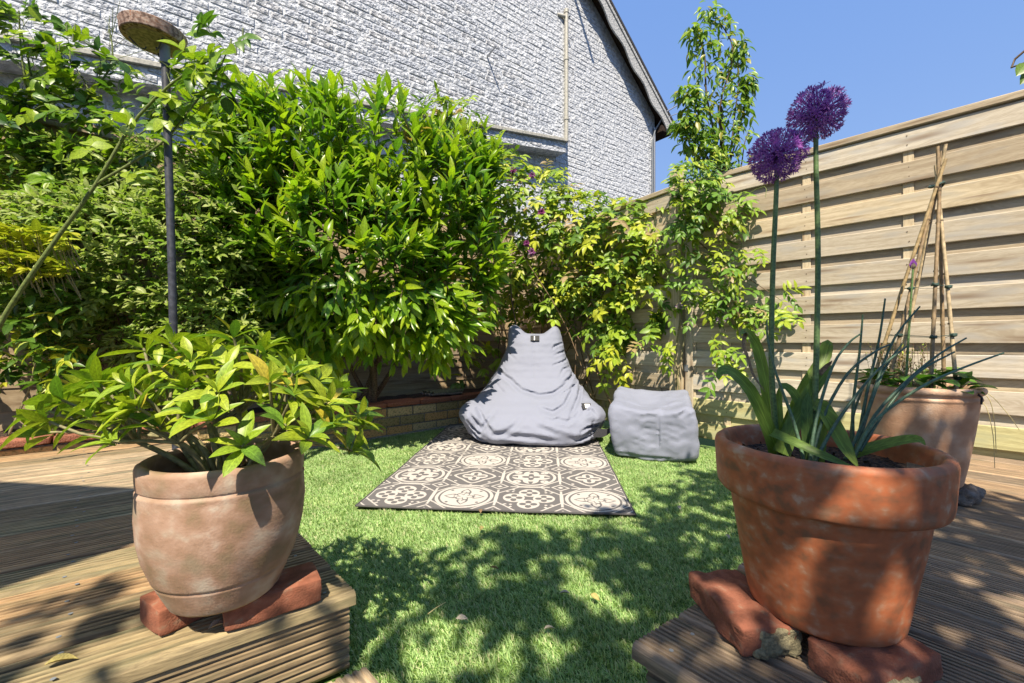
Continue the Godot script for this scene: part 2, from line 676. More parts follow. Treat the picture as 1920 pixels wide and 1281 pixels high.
	M.pole = mat(lin(0.055, 0.06, 0.075), 0.5, T.patch, 5.0)
	M.rug_edge = mat(lin(0.07, 0.066, 0.065), 0.95)
	M.turf = mat(Color(1, 1, 1), 0.95, T.turf, 6.0)
	M.earth = mat(lin(0.16, 0.13, 0.09), 0.98, T.soil, 0.8)
	M.bark = mat(Color(1, 1, 1), 0.92, T.bark, 9.0, T.bump, 1.2)
	M.green_stem = mat(lin(0.16, 0.21, 0.045), 0.6, T.patch, 9.0)
	M.brown_stem = mat(lin(0.15, 0.10, 0.055), 0.85, T.patch, 9.0)
	M.pale_stem = mat(lin(0.30, 0.27, 0.13), 0.7, T.patch, 12.0)
	M.dry = mat(lin(0.36, 0.24, 0.13), 0.85, T.patch, 20.0)
	M.cane = [mat(lin(0.50, 0.36, 0.17), 0.55, T.patch, 6.0), mat(lin(0.36, 0.25, 0.13), 0.6, T.patch, 6.0), mat(lin(0.58, 0.45, 0.26), 0.55, T.patch, 6.0)]
	M.node = mat(lin(0.13, 0.09, 0.05), 0.8)
	M.wire = mat(lin(0.03, 0.06, 0.045), 0.6)
	M.canvas = mat(lin(0.6, 0.56, 0.48), 0.9, null, 8.0, T.weave, 0.5)
	M.canvas.backlight_enabled = true
	M.canvas.backlight = lin(1.0, 0.9, 0.72)
	M.purple = []
	for c in [Color(0.22, 0.045, 0.34), Color(0.15, 0.028, 0.26), Color(0.33, 0.09, 0.42), Color(0.11, 0.02, 0.20)]:
		var m := mat(c.linear_to_srgb(), 0.6)
		m.backlight_enabled = true
		m.backlight = lin(0.6, 0.35, 0.7)
		M.purple.append(m)
	M.clematis = []
	for c in [Color(0.30, 0.035, 0.22), Color(0.36, 0.10, 0.32), Color(0.40, 0.30, 0.44)]:
		var m := mat(c.linear_to_srgb(), 0.7, T.leaf)
		m.backlight_enabled = true
		m.backlight = lin(0.5, 0.3, 0.5)
		M.clematis.append(m)
	M.straw = mat(lin(0.52, 0.44, 0.20), 0.7)
	M.mossy = mat(lin(0.17, 0.18, 0.10), 0.95, T.patch, 6.0, T.bump, 1.4)
	M.dry_leaf = [mat(lin(0.30, 0.19, 0.10), 0.8, T.leaf), mat(lin(0.55, 0.46, 0.16), 0.8, T.leaf), mat(lin(0.62, 0.54, 0.42), 0.8, T.leaf)]
	M.blade = mat(Color.WHITE, 0.55)
	M.blade.vertex_color_use_as_albedo = true
	M.blade.backlight_enabled = true
	M.blade.backlight = lin(0.5, 0.55, 0.3)


# ---------------------------------------------------------------- ground and lawn

func on_left_deck(p: Vector3) -> bool:
	var q := frame(CL, Vector3(0.814, 0, -0.581)).affine_inverse() * p
	return q.z < 0.0 and q.x < 0.149 * q.z + 0.005


func on_right_deck(p: Vector3) -> bool:
	var q := frame(CR, Vector3(0.669, 0, 0.743)).affine_inverse() * p
	return q.z < 0.0 and q.x > -0.13 * q.z - 0.005


func planter_frame() -> Transform3D:
	return frame(W(-1.32, 3.085, 0), Vector3(0.755, 0, -0.656))


func ground_and_lawn() -> void:
	var g := PlaneMesh.new()
	g.size = Vector2(160, 160)
	part("ground", g, M.earth, self, Transform3D(Basis(), Vector3(0, -0.03, -20))).set_meta("kind", "structure")
	var lawn := setting("lawn")
	var m := MB.new()
	var c := [W(-1.75, 0.1, 0), W(2.6, 0.1, 0), W(2.6, 5.4, 0), W(-1.75, 5.4, 0)]
	m.quad(c[0], c[1], c[2], c[3], Vector3.UP, Vector2(0, 0), Vector2(1, 0), Vector2(1, 1), Vector2(0, 1))
	part("turf_backing", m.mesh(), M.turf, lawn)
	# tuft of synthetic blades
	var t := MB.new()
	var cols := PackedColorArray()
	var shades: Array[Color] = [Color(0.29, 0.46, 0.15), Color(0.36, 0.55, 0.18), Color(0.46, 0.61, 0.25), Color(0.22, 0.37, 0.13), Color(0.60, 0.63, 0.35)]
	for i in 110:
		var o := Vector3(rr(-0.036, 0.036), 0, rr(-0.036, 0.036))
		var a := rr(0, TAU)
		var lean := Vector3(cos(a), 0, sin(a)) * rr(0.003, 0.017)
		var side := Vector3(-sin(a + 0.7), 0, cos(a + 0.7)) * rr(0.0009, 0.0014)
		var h := rr(0.007, 0.014)
		var p0 := o
		var p1 := o + lean * 0.4 + Vector3(0, h * 0.62, 0)
		var p2 := o + lean + Vector3(0, h, 0)
		var nrm := (side.cross(p2 - p0)).normalized()
		if nrm.y < 0.0:
			nrm = -nrm
		var col: Color = shades[R.randi() % 5 if R.randf() < 0.5 else R.randi() % 3]
		t.quad(p0 - side, p0 + side, p1 + side * 0.9, p1 - side * 0.9, nrm)
		t.quad(p1 - side * 0.9, p1 + side * 0.9, p2 + side * 0.25, p2 - side * 0.25, (nrm + Vector3.UP * 0.6).normalized())
		for k in 8:
			cols.append(col)
	var arr := []
	arr.resize(Mesh.ARRAY_MAX)
	arr[Mesh.ARRAY_VERTEX] = t.v
	arr[Mesh.ARRAY_NORMAL] = t.n
	arr[Mesh.ARRAY_COLOR] = cols
	arr[Mesh.ARRAY_INDEX] = t.ix
	var tm := ArrayMesh.new()
	tm.add_surface_from_arrays(Mesh.PRIMITIVE_TRIANGLES, arr)
	var pl := planter_frame().affine_inverse()
	var fa := fence_frame(1).affine_inverse()
	var fr := fence_frame(0).affine_inverse()
	var rugf := rug_frame().affine_inverse()
	var xs: Array[Transform3D] = []
	var d := 0.55
	while d < 5.3:
		var x := -1.7
		while x < 2.4:
			var p := W(x + rr(-0.02, 0.02), d + rr(-0.02, 0.02), 0.0)
			x += 0.046
			if on_left_deck(p + Vector3(0.02, 0, -0.03)) or on_right_deck(p + Vector3(-0.03, 0, -0.02)):
				continue
			if (pl * p).z < 0.05 or (fa * p).z < 0.05 or (fr * p).z < 0.05:
				continue
			if absf(p.x) > 0.92 * -p.z + 0.45:
				continue
			var q := rugf * p
			if absf(q.x) < 0.585 and absf(q.z) < 0.89:
				continue
			if on_step(p):
				continue
			var s := rr(0.85, 1.15)
			if absf(q.x) < 0.635 and absf(q.z) < 0.94:
				s = 0.3
			xs.append(Transform3D(Basis(Vector3.UP, rr(0, TAU)).scaled(Vector3(1.0, s, 1.0)), p))
		d += 0.046
	var mm := MultiMesh.new()
	mm.transform_format = MultiMesh.TRANSFORM_3D
	mm.use_colors = true
	mm.mesh = tm
	mm.instance_count = xs.size()
	for i in xs.size():
		mm.set_instance_transform(i, xs[i])
		var k := 0.93 + 0.22 * nz.get_noise_2d(xs[i].origin.x * 3.0, xs[i].origin.z * 3.0) + rr(-0.12, 0.12)
		mm.set_instance_color(i, Color(k * (1.06 if R.randf() < 0.15 else 1.0), k, k * 0.97))
	var o := MultiMeshInstance3D.new()
	o.name = "grass_blades"
	o.multimesh = mm
	o.material_override = M.blade
	o.set_meta("kind", "stuff")
	lawn.add_child(o)


func on_step(p: Vector3) -> bool:
	var q := frame(CL, Vector3(0.814, 0, -0.581)).affine_inverse() * p
	return q.z > -0.02 and q.z < 0.5 and q.x < 0.149 * q.z + 0.01


# ---------------------------------------------------------------- decks

func reeded(width: float, thick: float, grooves: int, depth: float) -> PackedVector2Array:
	# grooved board from z = 0 back to z = -width, top at y = 0
	var p := PackedVector2Array()
	var e := 0.010
	p.append(Vector2(0, -thick))
	p.append(Vector2(0, -e))
	p.append(Vector2(-e * 0.35, -e * 0.3))
	p.append(Vector2(-e, 0))
	var pitch := (width - 2.0 * e) / grooves
	for i in grooves:
		var z := -e - pitch * (i + 0.5)
		if i > 0 or true:
			p.append(Vector2(z + pitch * 0.26, 0))
			p.append(Vector2(z + pitch * 0.17, -depth))
			p.append(Vector2(z - pitch * 0.17, -depth))
			p.append(Vector2(z - pitch * 0.26, 0))
	p.append(Vector2(-width + e, 0))
	p.append(Vector2(-width + e * 0.35, -e * 0.3))
	p.append(Vector2(-width, -e))
	p.append(Vector2(-width, -thick))
	return p


func screws(parent: Node3D, spots: Array, m: Material, r: float) -> void:
	# countersunk heads; each spot is a place on the face and the way the face points
	var b := MB.new()
	for q in spots:
		var n: Vector3 = q[1]
		var a := n.cross(Vector3(0.3, 0.5, 0.8)).normalized()
		var c := n.cross(a)
		for k in 8:
			var t := TAU * k / 8
			var u := TAU * (k + 1) / 8
			b.tri(q[0], q[0] + (a * cos(t) + c * sin(t)) * r, q[0] + (a * cos(u) + c * sin(u)) * r, n)
	part("screw_heads", b.mesh(), m, parent).set_meta("kind", "stuff")


func decks() -> void:
	var heads := []
	var heads2 := []
	var bw := 0.138
	var pitch := 0.1445
	var left := setting("left_deck", frame(CL, Vector3(0.814, 0, -0.581)))
	var under := MB.new()
	under.quad(Vector3(-3.2, -0.06, -0.02), Vector3(-0.02, -0.06, -0.02), Vector3(-0.35, -0.06, -2.4), Vector3(-3.2, -0.06, -2.4), Vector3.UP)
	part("joists", under.mesh(), M.node, left)
	for i in 17:
		var z0 := -pitch * i
		var x1 := 0.149 * z0 + rr(-0.006, 0.006)
		var off := Vector2(rr(0, 0.02), rr(0, 1))
		var prof := reeded(bw, 0.03, 8, 0.0055 if i < 4 else 0.004)
		var m := extrude(prof, -3.1, x1, 0.0, 0.149, off)
		part("board", m.mesh(), M.deck_left[R.randi() % 4], left, Transform3D(Basis(Vector3.RIGHT, rr(-0.006, 0.006)), Vector3(0, rr(-0.0015, 0.001), z0)))
		for x in [x1 - 0.06, x1 - 0.48, x1 - 0.93, x1 - 1.40]:
			heads.append([Vector3(x, 0.0016, z0 - 0.028 + rr(-0.004, 0.004)), Vector3.UP])
			heads.append([Vector3(x + rr(-0.01, 0.01), 0.0016, z0 - 0.108 + rr(-0.004, 0.004)), Vector3.UP])
	for i in 1:   # fascia with level grooves, set back under the nosing
		var m := extrude(reeded(0.145, 0.028, 7, 0.007), -3.1, -0.012, 0, 0, Vector2(rr(0, 0.02), rr(0, 1)))
		part("fascia_board", m.mesh(), M.deck_left[3], left, Transform3D(Basis(Vector3.RIGHT, PI / 2), Vector3(0, -0.178, -0.006)))
	var em := extrude(rect(-2.3, -0.03, -0.185, -0.035, 0.002), -0.03, -0.012, 0.149, 0.149)
	part("fascia_board", em.mesh(), M.deck_left[1], left)
	# step below, boards crossing
	var step := setting("step", frame(CL + Vector3(0, -0.142, 0), Vector3(0.695, 0, 0.72)))
	for i in 5:
		var m := extrude(reeded(bw, 0.03, 7, 0.004), 0.03, 0.62, -0.1474, 0.0, Vector2(rr(0, 0.6), rr(0, 1)))
		part("board", m.mesh(), M.deck_left[R.randi() % 4], step, Transform3D(Basis(), Vector3(0, 0, pitch * i + bw - 0.004)))
	var sm := extrude(rect(0.0, 0.6, -0.046, -0.034, 0.002), 0.05, 0.6, 0, 0)
	part("riser", sm.mesh(), M.deck_left[3], step)
	var right := setting("right_deck", frame(CR, Vector3(0.669, 0, 0.743)))
	var under2 := MB.new()
	under2.quad(Vector3(0.02, -0.06, -0.02), Vector3(3.0, -0.06, -0.02), Vector3(3.0, -0.06, -2.5), Vector3(0.36, -0.06, -2.5), Vector3.UP)
	part("joists", under2.mesh(), M.node, right)
	for i in 18:
		var z0 := -pitch * i
		var x0 := -0.13 * z0 + (rr(-0.004, 0.004) if i != 3 else -0.03)
		var prof := reeded(bw, 0.03, 10, 0.0052)
		var m := extrude(prof, x0, 3.0, -0.13, 0.0, Vector2(rr(0, 0.08), rr(0, 1)))
		part("board", m.mesh(), M.deck_right[R.randi() % 3], right, Transform3D(Basis(Vector3.RIGHT, rr(-0.006, 0.006)), Vector3(0, rr(-0.0015, 0.001), z0)))
		for x in [x0 + 0.06, x0 + 0.47, x0 + 0.90, x0 + 1.36]:
			heads2.append([Vector3(x, 0.0016, z0 - 0.03 + rr(-0.004, 0.004)), Vector3.UP])
			heads2.append([Vector3(x + rr(-0.01, 0.01), 0.0016, z0 - 0.106 + rr(-0.004, 0.004)), Vector3.UP])
	var m2 := extrude(reeded(0.145, 0.028, 7, 0.007), 0.02, 3.0, 0, 0, Vector2(0.01, rr(0, 1)))
	part("fascia_board", m2.mesh(), M.deck_right[1], right, Transform3D(Basis(Vector3.RIGHT, PI / 2), Vector3(0, -0.178, -0.016)))
	var em2 := extrude(rect(-2.4, -0.03, -0.185, -0.035, 0.002), 0.012, 0.03, -0.13, -0.13)
	part("fascia_board", em2.mesh(), M.deck_right[1], right)
	screws(left, heads, M.grey_pipe, 0.0042)
	screws(right, heads2, M.grey_pipe, 0.0042)


# ---------------------------------------------------------------- the neighbour's house

func conduit_y(s: float) -> float:
	return EYE + 2.41 + 0.148 * (s - 0.707)


func roof_y(s: float) -> float:
	return 4.86 + (6.24 - s) * 0.80


func house() -> void:
	var h := thing("neighbour_house", frame(W(-2.4, 4.0, 0), Vector3(0.8, 0, -0.6)), "white painted brick gable wall of the house next door with wavy bargeboard", "house")
	const S1 := 6.24
	const PR := 0.22
	# wall cores (the recessed joints between the bricks): lower plane and the thicker upper part
	var m := MB.new()
	var low := PackedVector2Array([Vector2(-5, 0), Vector2(S1, 0), Vector2(S1, roof_y(S1)), Vector2(-0.5, roof_y(-0.5)), Vector2(-5, roof_y(-0.5) - 3.2)])
	var tri := Geometry2D.triangulate_polygon(low)
	for i in range(0, tri.size(), 3):
		var a := low[tri[i]]
		var b := low[tri[i + 1]]
		var c := low[tri[i + 2]]
		m.tri(Vector3(a.x, a.y, -0.0045), Vector3(b.x, b.y, -0.0045), Vector3(c.x, c.y, -0.0045), Vector3.BACK)
	m.quad(Vector3(S1, 0, -0.012), Vector3(S1, roof_y(S1), -0.012), Vector3(S1, roof_y(S1), -5.0), Vector3(S1, 0, -5.0), Vector3.RIGHT)
	m.quad(Vector3(-5, 0, -5), Vector3(S1, 0, -5), Vector3(S1, 4.8, -5), Vector3(-5, 4.8, -5), Vector3.FORWARD)
	part("wall", m.mesh(), M.paint, h)
	var up := MB.new()
	var e := 3.81
	var poly := PackedVector2Array([Vector2(-5, conduit_y(-5) - 0.15), Vector2(e, conduit_y(e) - 0.16), Vector2(e, roof_y(e) - 0.02), Vector2(-0.5, roof_y(-0.5)), Vector2(-5, roof_y(-0.5) - 3.2)])
	tri = Geometry2D.triangulate_polygon(poly)
	for i in range(0, tri.size(), 3):
		var a := poly[tri[i]]
		var b := poly[tri[i + 1]]
		var c := poly[tri[i + 2]]
		up.tri(Vector3(a.x, a.y, PR - 0.0045), Vector3(b.x, b.y, PR - 0.0045), Vector3(c.x, c.y, PR - 0.0045), Vector3.BACK)
	up.quad(Vector3(e, poly[1].y, PR - 0.0045), Vector3(e, poly[2].y, PR - 0.0045), Vector3(e, poly[2].y, -0.02), Vector3(e, poly[1].y, -0.02), Vector3.RIGHT)
	up.quad(Vector3(-5, poly[0].y, PR - 0.0045), Vector3(e, poly[1].y, PR - 0.0045), Vector3(e, poly[1].y, -0.02), Vector3(-5, poly[0].y, -0.02), Vector3(0.15, -1, 0).normalized())
	part("chimney_breast", up.mesh(), M.paint, h)
	# bricks
	var bl := 0.219
	var bh := 0.0665
	var kinds: Array[MB] = []
	for k in 10:
		var b := MB.new()
		var c := rr(0.005, 0.012)
		var w := bl * (rr(0.94, 1.02) if k < 8 else rr(0.44, 0.5))
		var hh := bh * rr(0.90, 1.03)
		# front face broken into a few uneven facets
		var zs := []
		for i in 8:
			zs.append(rr(-0.0014, 0.0018))
		var px := [-w / 2 + c, -w * rr(0.12, 0.2), w * rr(0.1, 0.22), w / 2 - c]
		var py := [-hh / 2 + c, hh / 2 - c]
		for i in 3:
			var q := [Vector3(px[i], py[0] + rr(-0.002, 0.002), zs[i]), Vector3(px[i + 1], py[0], zs[i + 1]), Vector3(px[i + 1], py[1], zs[i + 5 - 1]), Vector3(px[i], py[1], zs[i + 4 - 1])]
			q[3].z = zs[4 + i]
			q[2].z = zs[4 + i + 1] if i < 3 else 0.0
			q[0].y = py[0]
			var nrm: Vector3 = (q[1] - q[0]).cross(q[3] - q[0]).normalized()
			b.quad(q[0], q[1], q[2], q[3], nrm)
			var lo0 := Vector3(q[0].x, -hh / 2, -0.006)
			var lo1 := Vector3(q[1].x, -hh / 2, -0.006)
			var hi0 := Vector3(q[3].x, hh / 2, -0.006)
			var hi1 := Vector3(q[2].x, hh / 2, -0.006)
			b.quad(lo0, lo1, q[1], q[0], Vector3(0, -0.85, 0.5).normalized())
			b.quad(q[3], q[2], hi1, hi0, Vector3(0, 0.85, 0.5).normalized())
			if i == 0:
				b.quad(Vector3(-w / 2, -hh / 2, -0.006), q[0], q[3], Vector3(-w / 2, hh / 2, -0.006), Vector3(-0.85, 0, 0.5).normalized())
			if i == 2:
				b.quad(Vector3(w / 2, -hh / 2, -0.006), q[1], q[2], Vector3(w / 2, hh / 2, -0.006), Vector3(0.85, 0, 0.5).normalized())
		kinds.append(b)
	var meshes := []
	for b in kinds:
		meshes.append(b.mesh())
	var spots := []
	var row := 0
	var y := 1.05
	while y < 7.2:
		var s := -2.6 + (0.1125 if row % 2 == 1 else 0.0)
		var k2 := R.randi() % 10
		while s < S1 - 0.08:
			var yy := y + nz.get_noise_2d(s * 1.3, y * 2.0) * 0.012 + rr(-0.003, 0.003)
			if yy < roof_y(s + 0.11) - 0.05:
				var proud := s + 0.09 < e and yy > conduit_y(s) - 0.13
				var z := PR if proud else 0.0
				var p := h.transform * Vector3(s, yy, z)
				if p.y < EYE - p.z * 0.95 and p.y > EYE - p.z * 0.33:
					if not (s + 0.11 > e - 0.02 and s - 0.11 < e and not proud) or true:
						spots.append([Transform3D(Basis(Vector3.BACK, rr(-0.014, 0.014)) * Basis(Vector3.UP, rr(-0.012, 0.012)) * Basis(Vector3.RIGHT, rr(-0.022, 0.012)), Vector3(s, yy, z + rr(-0.0028, 0.002))), p.length(), k2])
			s += 0.2235 * rr(0.97, 1.03) - (0.112 if k2 >= 8 else 0.0)
			k2 = R.randi() % 10
		y += 0.0745
		row += 1
	spots.sort_custom(func(a, b): return a[1] < b[1])
	var rest := MB.new()
	var count := 0
	for sp in spots:
		var p: Vector3 = h.transform * sp[0].origin
		var u: float = 960.0 + p.x / -p.z * 800.0
		var v: float = 640.5 - (p.y - EYE) / -p.z * 800.0
		var k: int = sp[2]
		if count < 300 and u > 150 and u < 1240 and v > 0 and v < 300 and not (v > 150.0 + 0.16 * maxf(0.0, u - 500.0) and u < 900):
			part("brick", meshes[k], M.paint_tints[R.randi() % 4], h, sp[0])
			count += 1
		else:
			rest.append(kinds[k], sp[0])
	part("brickwork", rest.mesh(), M.paint, h).set_meta("kind", "stuff")
	# trunking along the sloping ledge and the upright pipe
	var sl := Basis(Vector3.BACK, atan(0.148))
	var lg := extrude(rect(PR - 0.01, PR + 0.035, -0.022, 0.022, 0.006), -6.0, 3.14, 0, 0, Vector2.ZERO, 8, 0.006)
	part("trunking", lg.mesh(), M.cream, h, Transform3D(sl, Vector3(0.707, conduit_y(0.707), 0)))
	var px := e - 0.03
	part("pipe", tube_mesh([Vector3(px, conduit_y(px) - 0.02, PR + 0.03), Vector3(px, 5.43, PR + 0.03)], 0.03, 0.03, 10), M.cream, h)
	for yy in [3.9, 4.75, 5.42]:
		part("pipe_collar", tube_mesh([Vector3(px, yy, PR + 0.03), Vector3(px, yy + 0.05, PR + 0.03)], 0.037, 0.037, 10), M.cream, h)
	part("pipe_elbow", tube_mesh([Vector3(px - 0.03, 5.36, PR + 0.03), Vector3(px - 0.14, 5.36, PR - 0.01)], 0.024, 0.024, 8), M.cream, h)
	# roof, wavy bargeboard, eave
	var ang := atan(0.80)
	var rb := Basis(Vector3.BACK, -ang)
	var eave := Vector3(S1 + 0.25, roof_y(S1 + 0.25), 0)
	var slab := extrude(rect(-5.2, 0.215, 0.035, 0.085, 0.004), -9.0, 0.06, 0, 0)
	part("roof", slab.mesh(), M.slate, h, Transform3D(rb, eave))
	var bm := MB.new()
	var nseg := 90
	for i in nseg:
		for side in 2:
			var x0 := -8.4 * i / nseg
			var x1 := -8.4 * (i + 1) / nseg
			var d0 := -0.175 - 0.032 * sin(x0 * 9.2 + 0.8)
			var d1 := -0.175 - 0.032 * sin(x1 * 9.2 + 0.8)
			var z := 0.19 if side == 0 else 0.165
			bm.quad(Vector3(x0, 0.033, z), Vector3(x1, 0.033, z), Vector3(x1, d1, z), Vector3(x0, d0, z), Vector3(0, 0, 1 if side == 0 else -1))
			if side == 0:
				bm.quad(Vector3(x0, d0, 0.19), Vector3(x1, d1, 0.19), Vector3(x1, d1, 0.165), Vector3(x0, d0, 0.165), Vector3.DOWN)
	part("bargeboard", bm.mesh(), M.board_paint, h, Transform3D(rb, eave))
	var fillet := extrude(rect(0.192, 0.206, -0.02, 0.034, 0.004), -8.4, 0.05, 0, 0)
	part("verge_strip", fillet.mesh(), M.board_paint, h, Transform3D(rb, eave))
	var sof := extrude(rect(-5.0, 0.164, -0.02, 0.03, 0.002), -8.4, 0.0, 0, 0)
	part("soffit", sof.mesh(), M.soffit, h, Transform3D(rb, eave))
	var box := extrude(rect(-5.0, 0.162, -0.09, 0.02, 0.01), -0.26, 0.02, 0, 0)
	part("eave_box", box.mesh(), M.soffit, h, Transform3D(Basis(), eave + Vector3(0, -0.06, 0)))
	part("gutter", tube_mesh([eave + Vector3(0.06, -0.03, 0.36), eave + Vector3(0.06, -0.03, -5.0)], 0.055, 0.055, 10), M.slate, h)
	# cables and drain on the corner, bare aerial rods
	part("corner_cable", tube_mesh([Vector3(S1 - 0.12, 0.5, 0.04), Vector3(S1 - 0.12, 4.35, 0.04), Vector3(S1 - 0.06, 4.55, 0.05), Vector3(S1 + 0.05, 4.85, 0.2)], 0.014, 0.014, 6), M.grey_pipe, h)
	part("corner_cable", tube_mesh([Vector3(S1 - 0.055, 0.5, 0.035), Vector3(S1 - 0.055, 4.6, 0.035)], 0.017, 0.017, 6), M.zinc, h)
	part("aerial_rod", tube_mesh([eave + Vector3(-0.35, 0.10, 0.31), eave + Vector3(0.12, 0.42, 0.45)], 0.012, 0.009, 5), M.zinc, h)
	part("aerial_rod", tube_mesh([eave + Vector3(0.12, 0.42, 0.45), eave + Vector3(0.04, 0.2, 0.4), eave + Vector3(-0.3, 0.02, 0.31)], 0.007, 0.007, 5), M.zinc, h)
	part("aerial_rod", tube_mesh([eave + Vector3(-0.25, -0.12, 0.31), eave + Vector3(0.38, 0.16, 0.42)], 0.013, 0.016, 5), M.grey_pipe, h)
	part("wall_hook", tube_mesh([Vector3(2.45, 4.28, PR - 0.02), Vector3(2.45, 4.31, PR + 0.20)], 0.012, 0.010, 5), M.zinc, h)
	part("wall_hook", tube_mesh([Vector3(3.95, 5.50, 0.0), Vector3(3.95, 5.52, 0.16)], 0.014, 0.012, 5), M.grey_pipe, h)
	part("wall_hook", tube_mesh([Vector3(4.1, 6.2, 0.0), Vector3(4.1, 6.22, 0.55)], 0.03, 0.03, 6), M.grey_pipe, h)


# ---------------------------------------------------------------- fences

func fence_frame(which: int) -> Transform3D:
	if which == 0:
		return frame(W(1.264, 3.207, 0), Vector3(0.69, 0, 0.724))
	if which == 1:
		return frame(W(0.034, 5.19, 0), Vector3(0.515, 0, 0.857))
	return frame(W(-1.779, 3.614, 0), Vector3(0.755, 0, -0.656))


func hit_and_miss(f: Node3D, x0: float, x1: float, y0: float, top: float, battens: Array) -> void:
	var pitch := 0.1715
	var n := int((top - 0.05 - y0) / pitch)
	for i in n + 1:
		var yt := top - 0.042 - pitch * i
		var bh := 0.112
		var m0: Array = M.fence_tints
		if yt - bh > y0 - 0.02:
			var mm: Material = M.fence_green if yt < y0 + 0.36 and R.randf() < 0.8 else m0[R.randi() % 4]
			var b := extrude(rect(0.0, 0.013, -bh, 0, 0.003), x0, x1, 0, 0, Vector2(rr(0, 0.4), rr(0, 1)), 3, 0.0012)
			part("slat", b.mesh(), mm, f, Transform3D(Basis(Vector3.BACK, rr(-0.0012, 0.0012)), Vector3(0, yt, 0.0105)))
		var yb := yt - pitch * 0.5 - 0.004
		if yb - bh > y0 - 0.04:
			var mm: Material = M.fence_green if yt < y0 + 0.40 and R.randf() < 0.8 else m0[R.randi() % 4]
			var b := extrude(rect(-0.018, 0.0, -bh, 0, 0.003), x0, x1, 0, 0, Vector2(rr(0, 0.4), rr(0, 1)))
			part("slat", b.mesh(), mm, f, Transform3D(Basis(), Vector3(0, yb, -0.001)))
	var nails := []
	for i in n + 1:
		var yt := top - 0.042 - pitch * i
		if yt - 0.112 > y0 - 0.02:
			for x in battens:
				nails.append([Vector3(x + rr(-0.006, 0.006), yt - rr(0.028, 0.036), 0.0245), Vector3.BACK])
				nails.append([Vector3(x + rr(-0.006, 0.006), yt - rr(0.078, 0.086), 0.0245), Vector3.BACK])
	screws(f, nails, M.node, 0.0032)
	for x in battens:
		var b := extrude(rect(0.0012, 0.0095, -0.022, 0.022, 0.002), y0, top - 0.045, 0, 0, Vector2(rr(0, 0.4), rr(0, 1)))
		part("batten", b.mesh(), M.fence_tints[2], f, Transform3D(Basis(Vector3.BACK, PI / 2), Vector3(x, 0, 0)))
	var cap := extrude(rect(-0.028, 0.036, 0, 0.036, 0.004), x0 - 0.01, x1, 0, 0, Vector2(rr(0, 0.3), rr(0, 1)))
	part("cap_rail", cap.mesh(), M.fence_tints[3], f, Transform3D(Basis(), Vector3(0, top - 0.036, 0)))


func post(called: String, xf: Transform3D, w: float, hh: float, label: String, matn: Material) -> void:
	var p := thing(called, xf, label, "post", "fence posts")
	var b := extrude(rect(-w / 2, w / 2, -w / 2, w / 2, 0.006), 0.0, hh, 0, 0, Vector2(rr(0, 0.3), rr(0, 1)))
	part("shaft", b.mesh(), matn, p, Transform3D(Basis(Vector3.BACK, PI / 2), Vector3.ZERO))
	var top := MB.new()
	var k := w / 2 - 0.001
	for i in 4:
		var a := PI / 4 + PI / 2 * i
		var c := a + PI / 2
		var q := Vector3(cos(a), 0, sin(a)) * k * 1.414 + Vector3(0, hh + 0.0005, 0)
		var s := Vector3(cos(c), 0, sin(c)) * k * 1.414 + Vector3(0, hh + 0.0005, 0)
		var o := Vector3(cos(a + PI / 4), 1.5, sin(a + PI / 4)).normalized()
		top.tri(q, s, Vector3(0, hh + 0.02, 0), o)
	part("weathered_top", top.mesh(), matn, p)
	part("bracket", extrude(rect(w / 2, w / 2 + 0.004, 0, 0.05, 0.001), -0.015, 0.015).mesh(), M.zinc, p, Transform3D(Basis(), Vector3(-w * 0.3, 0.53, 0)))


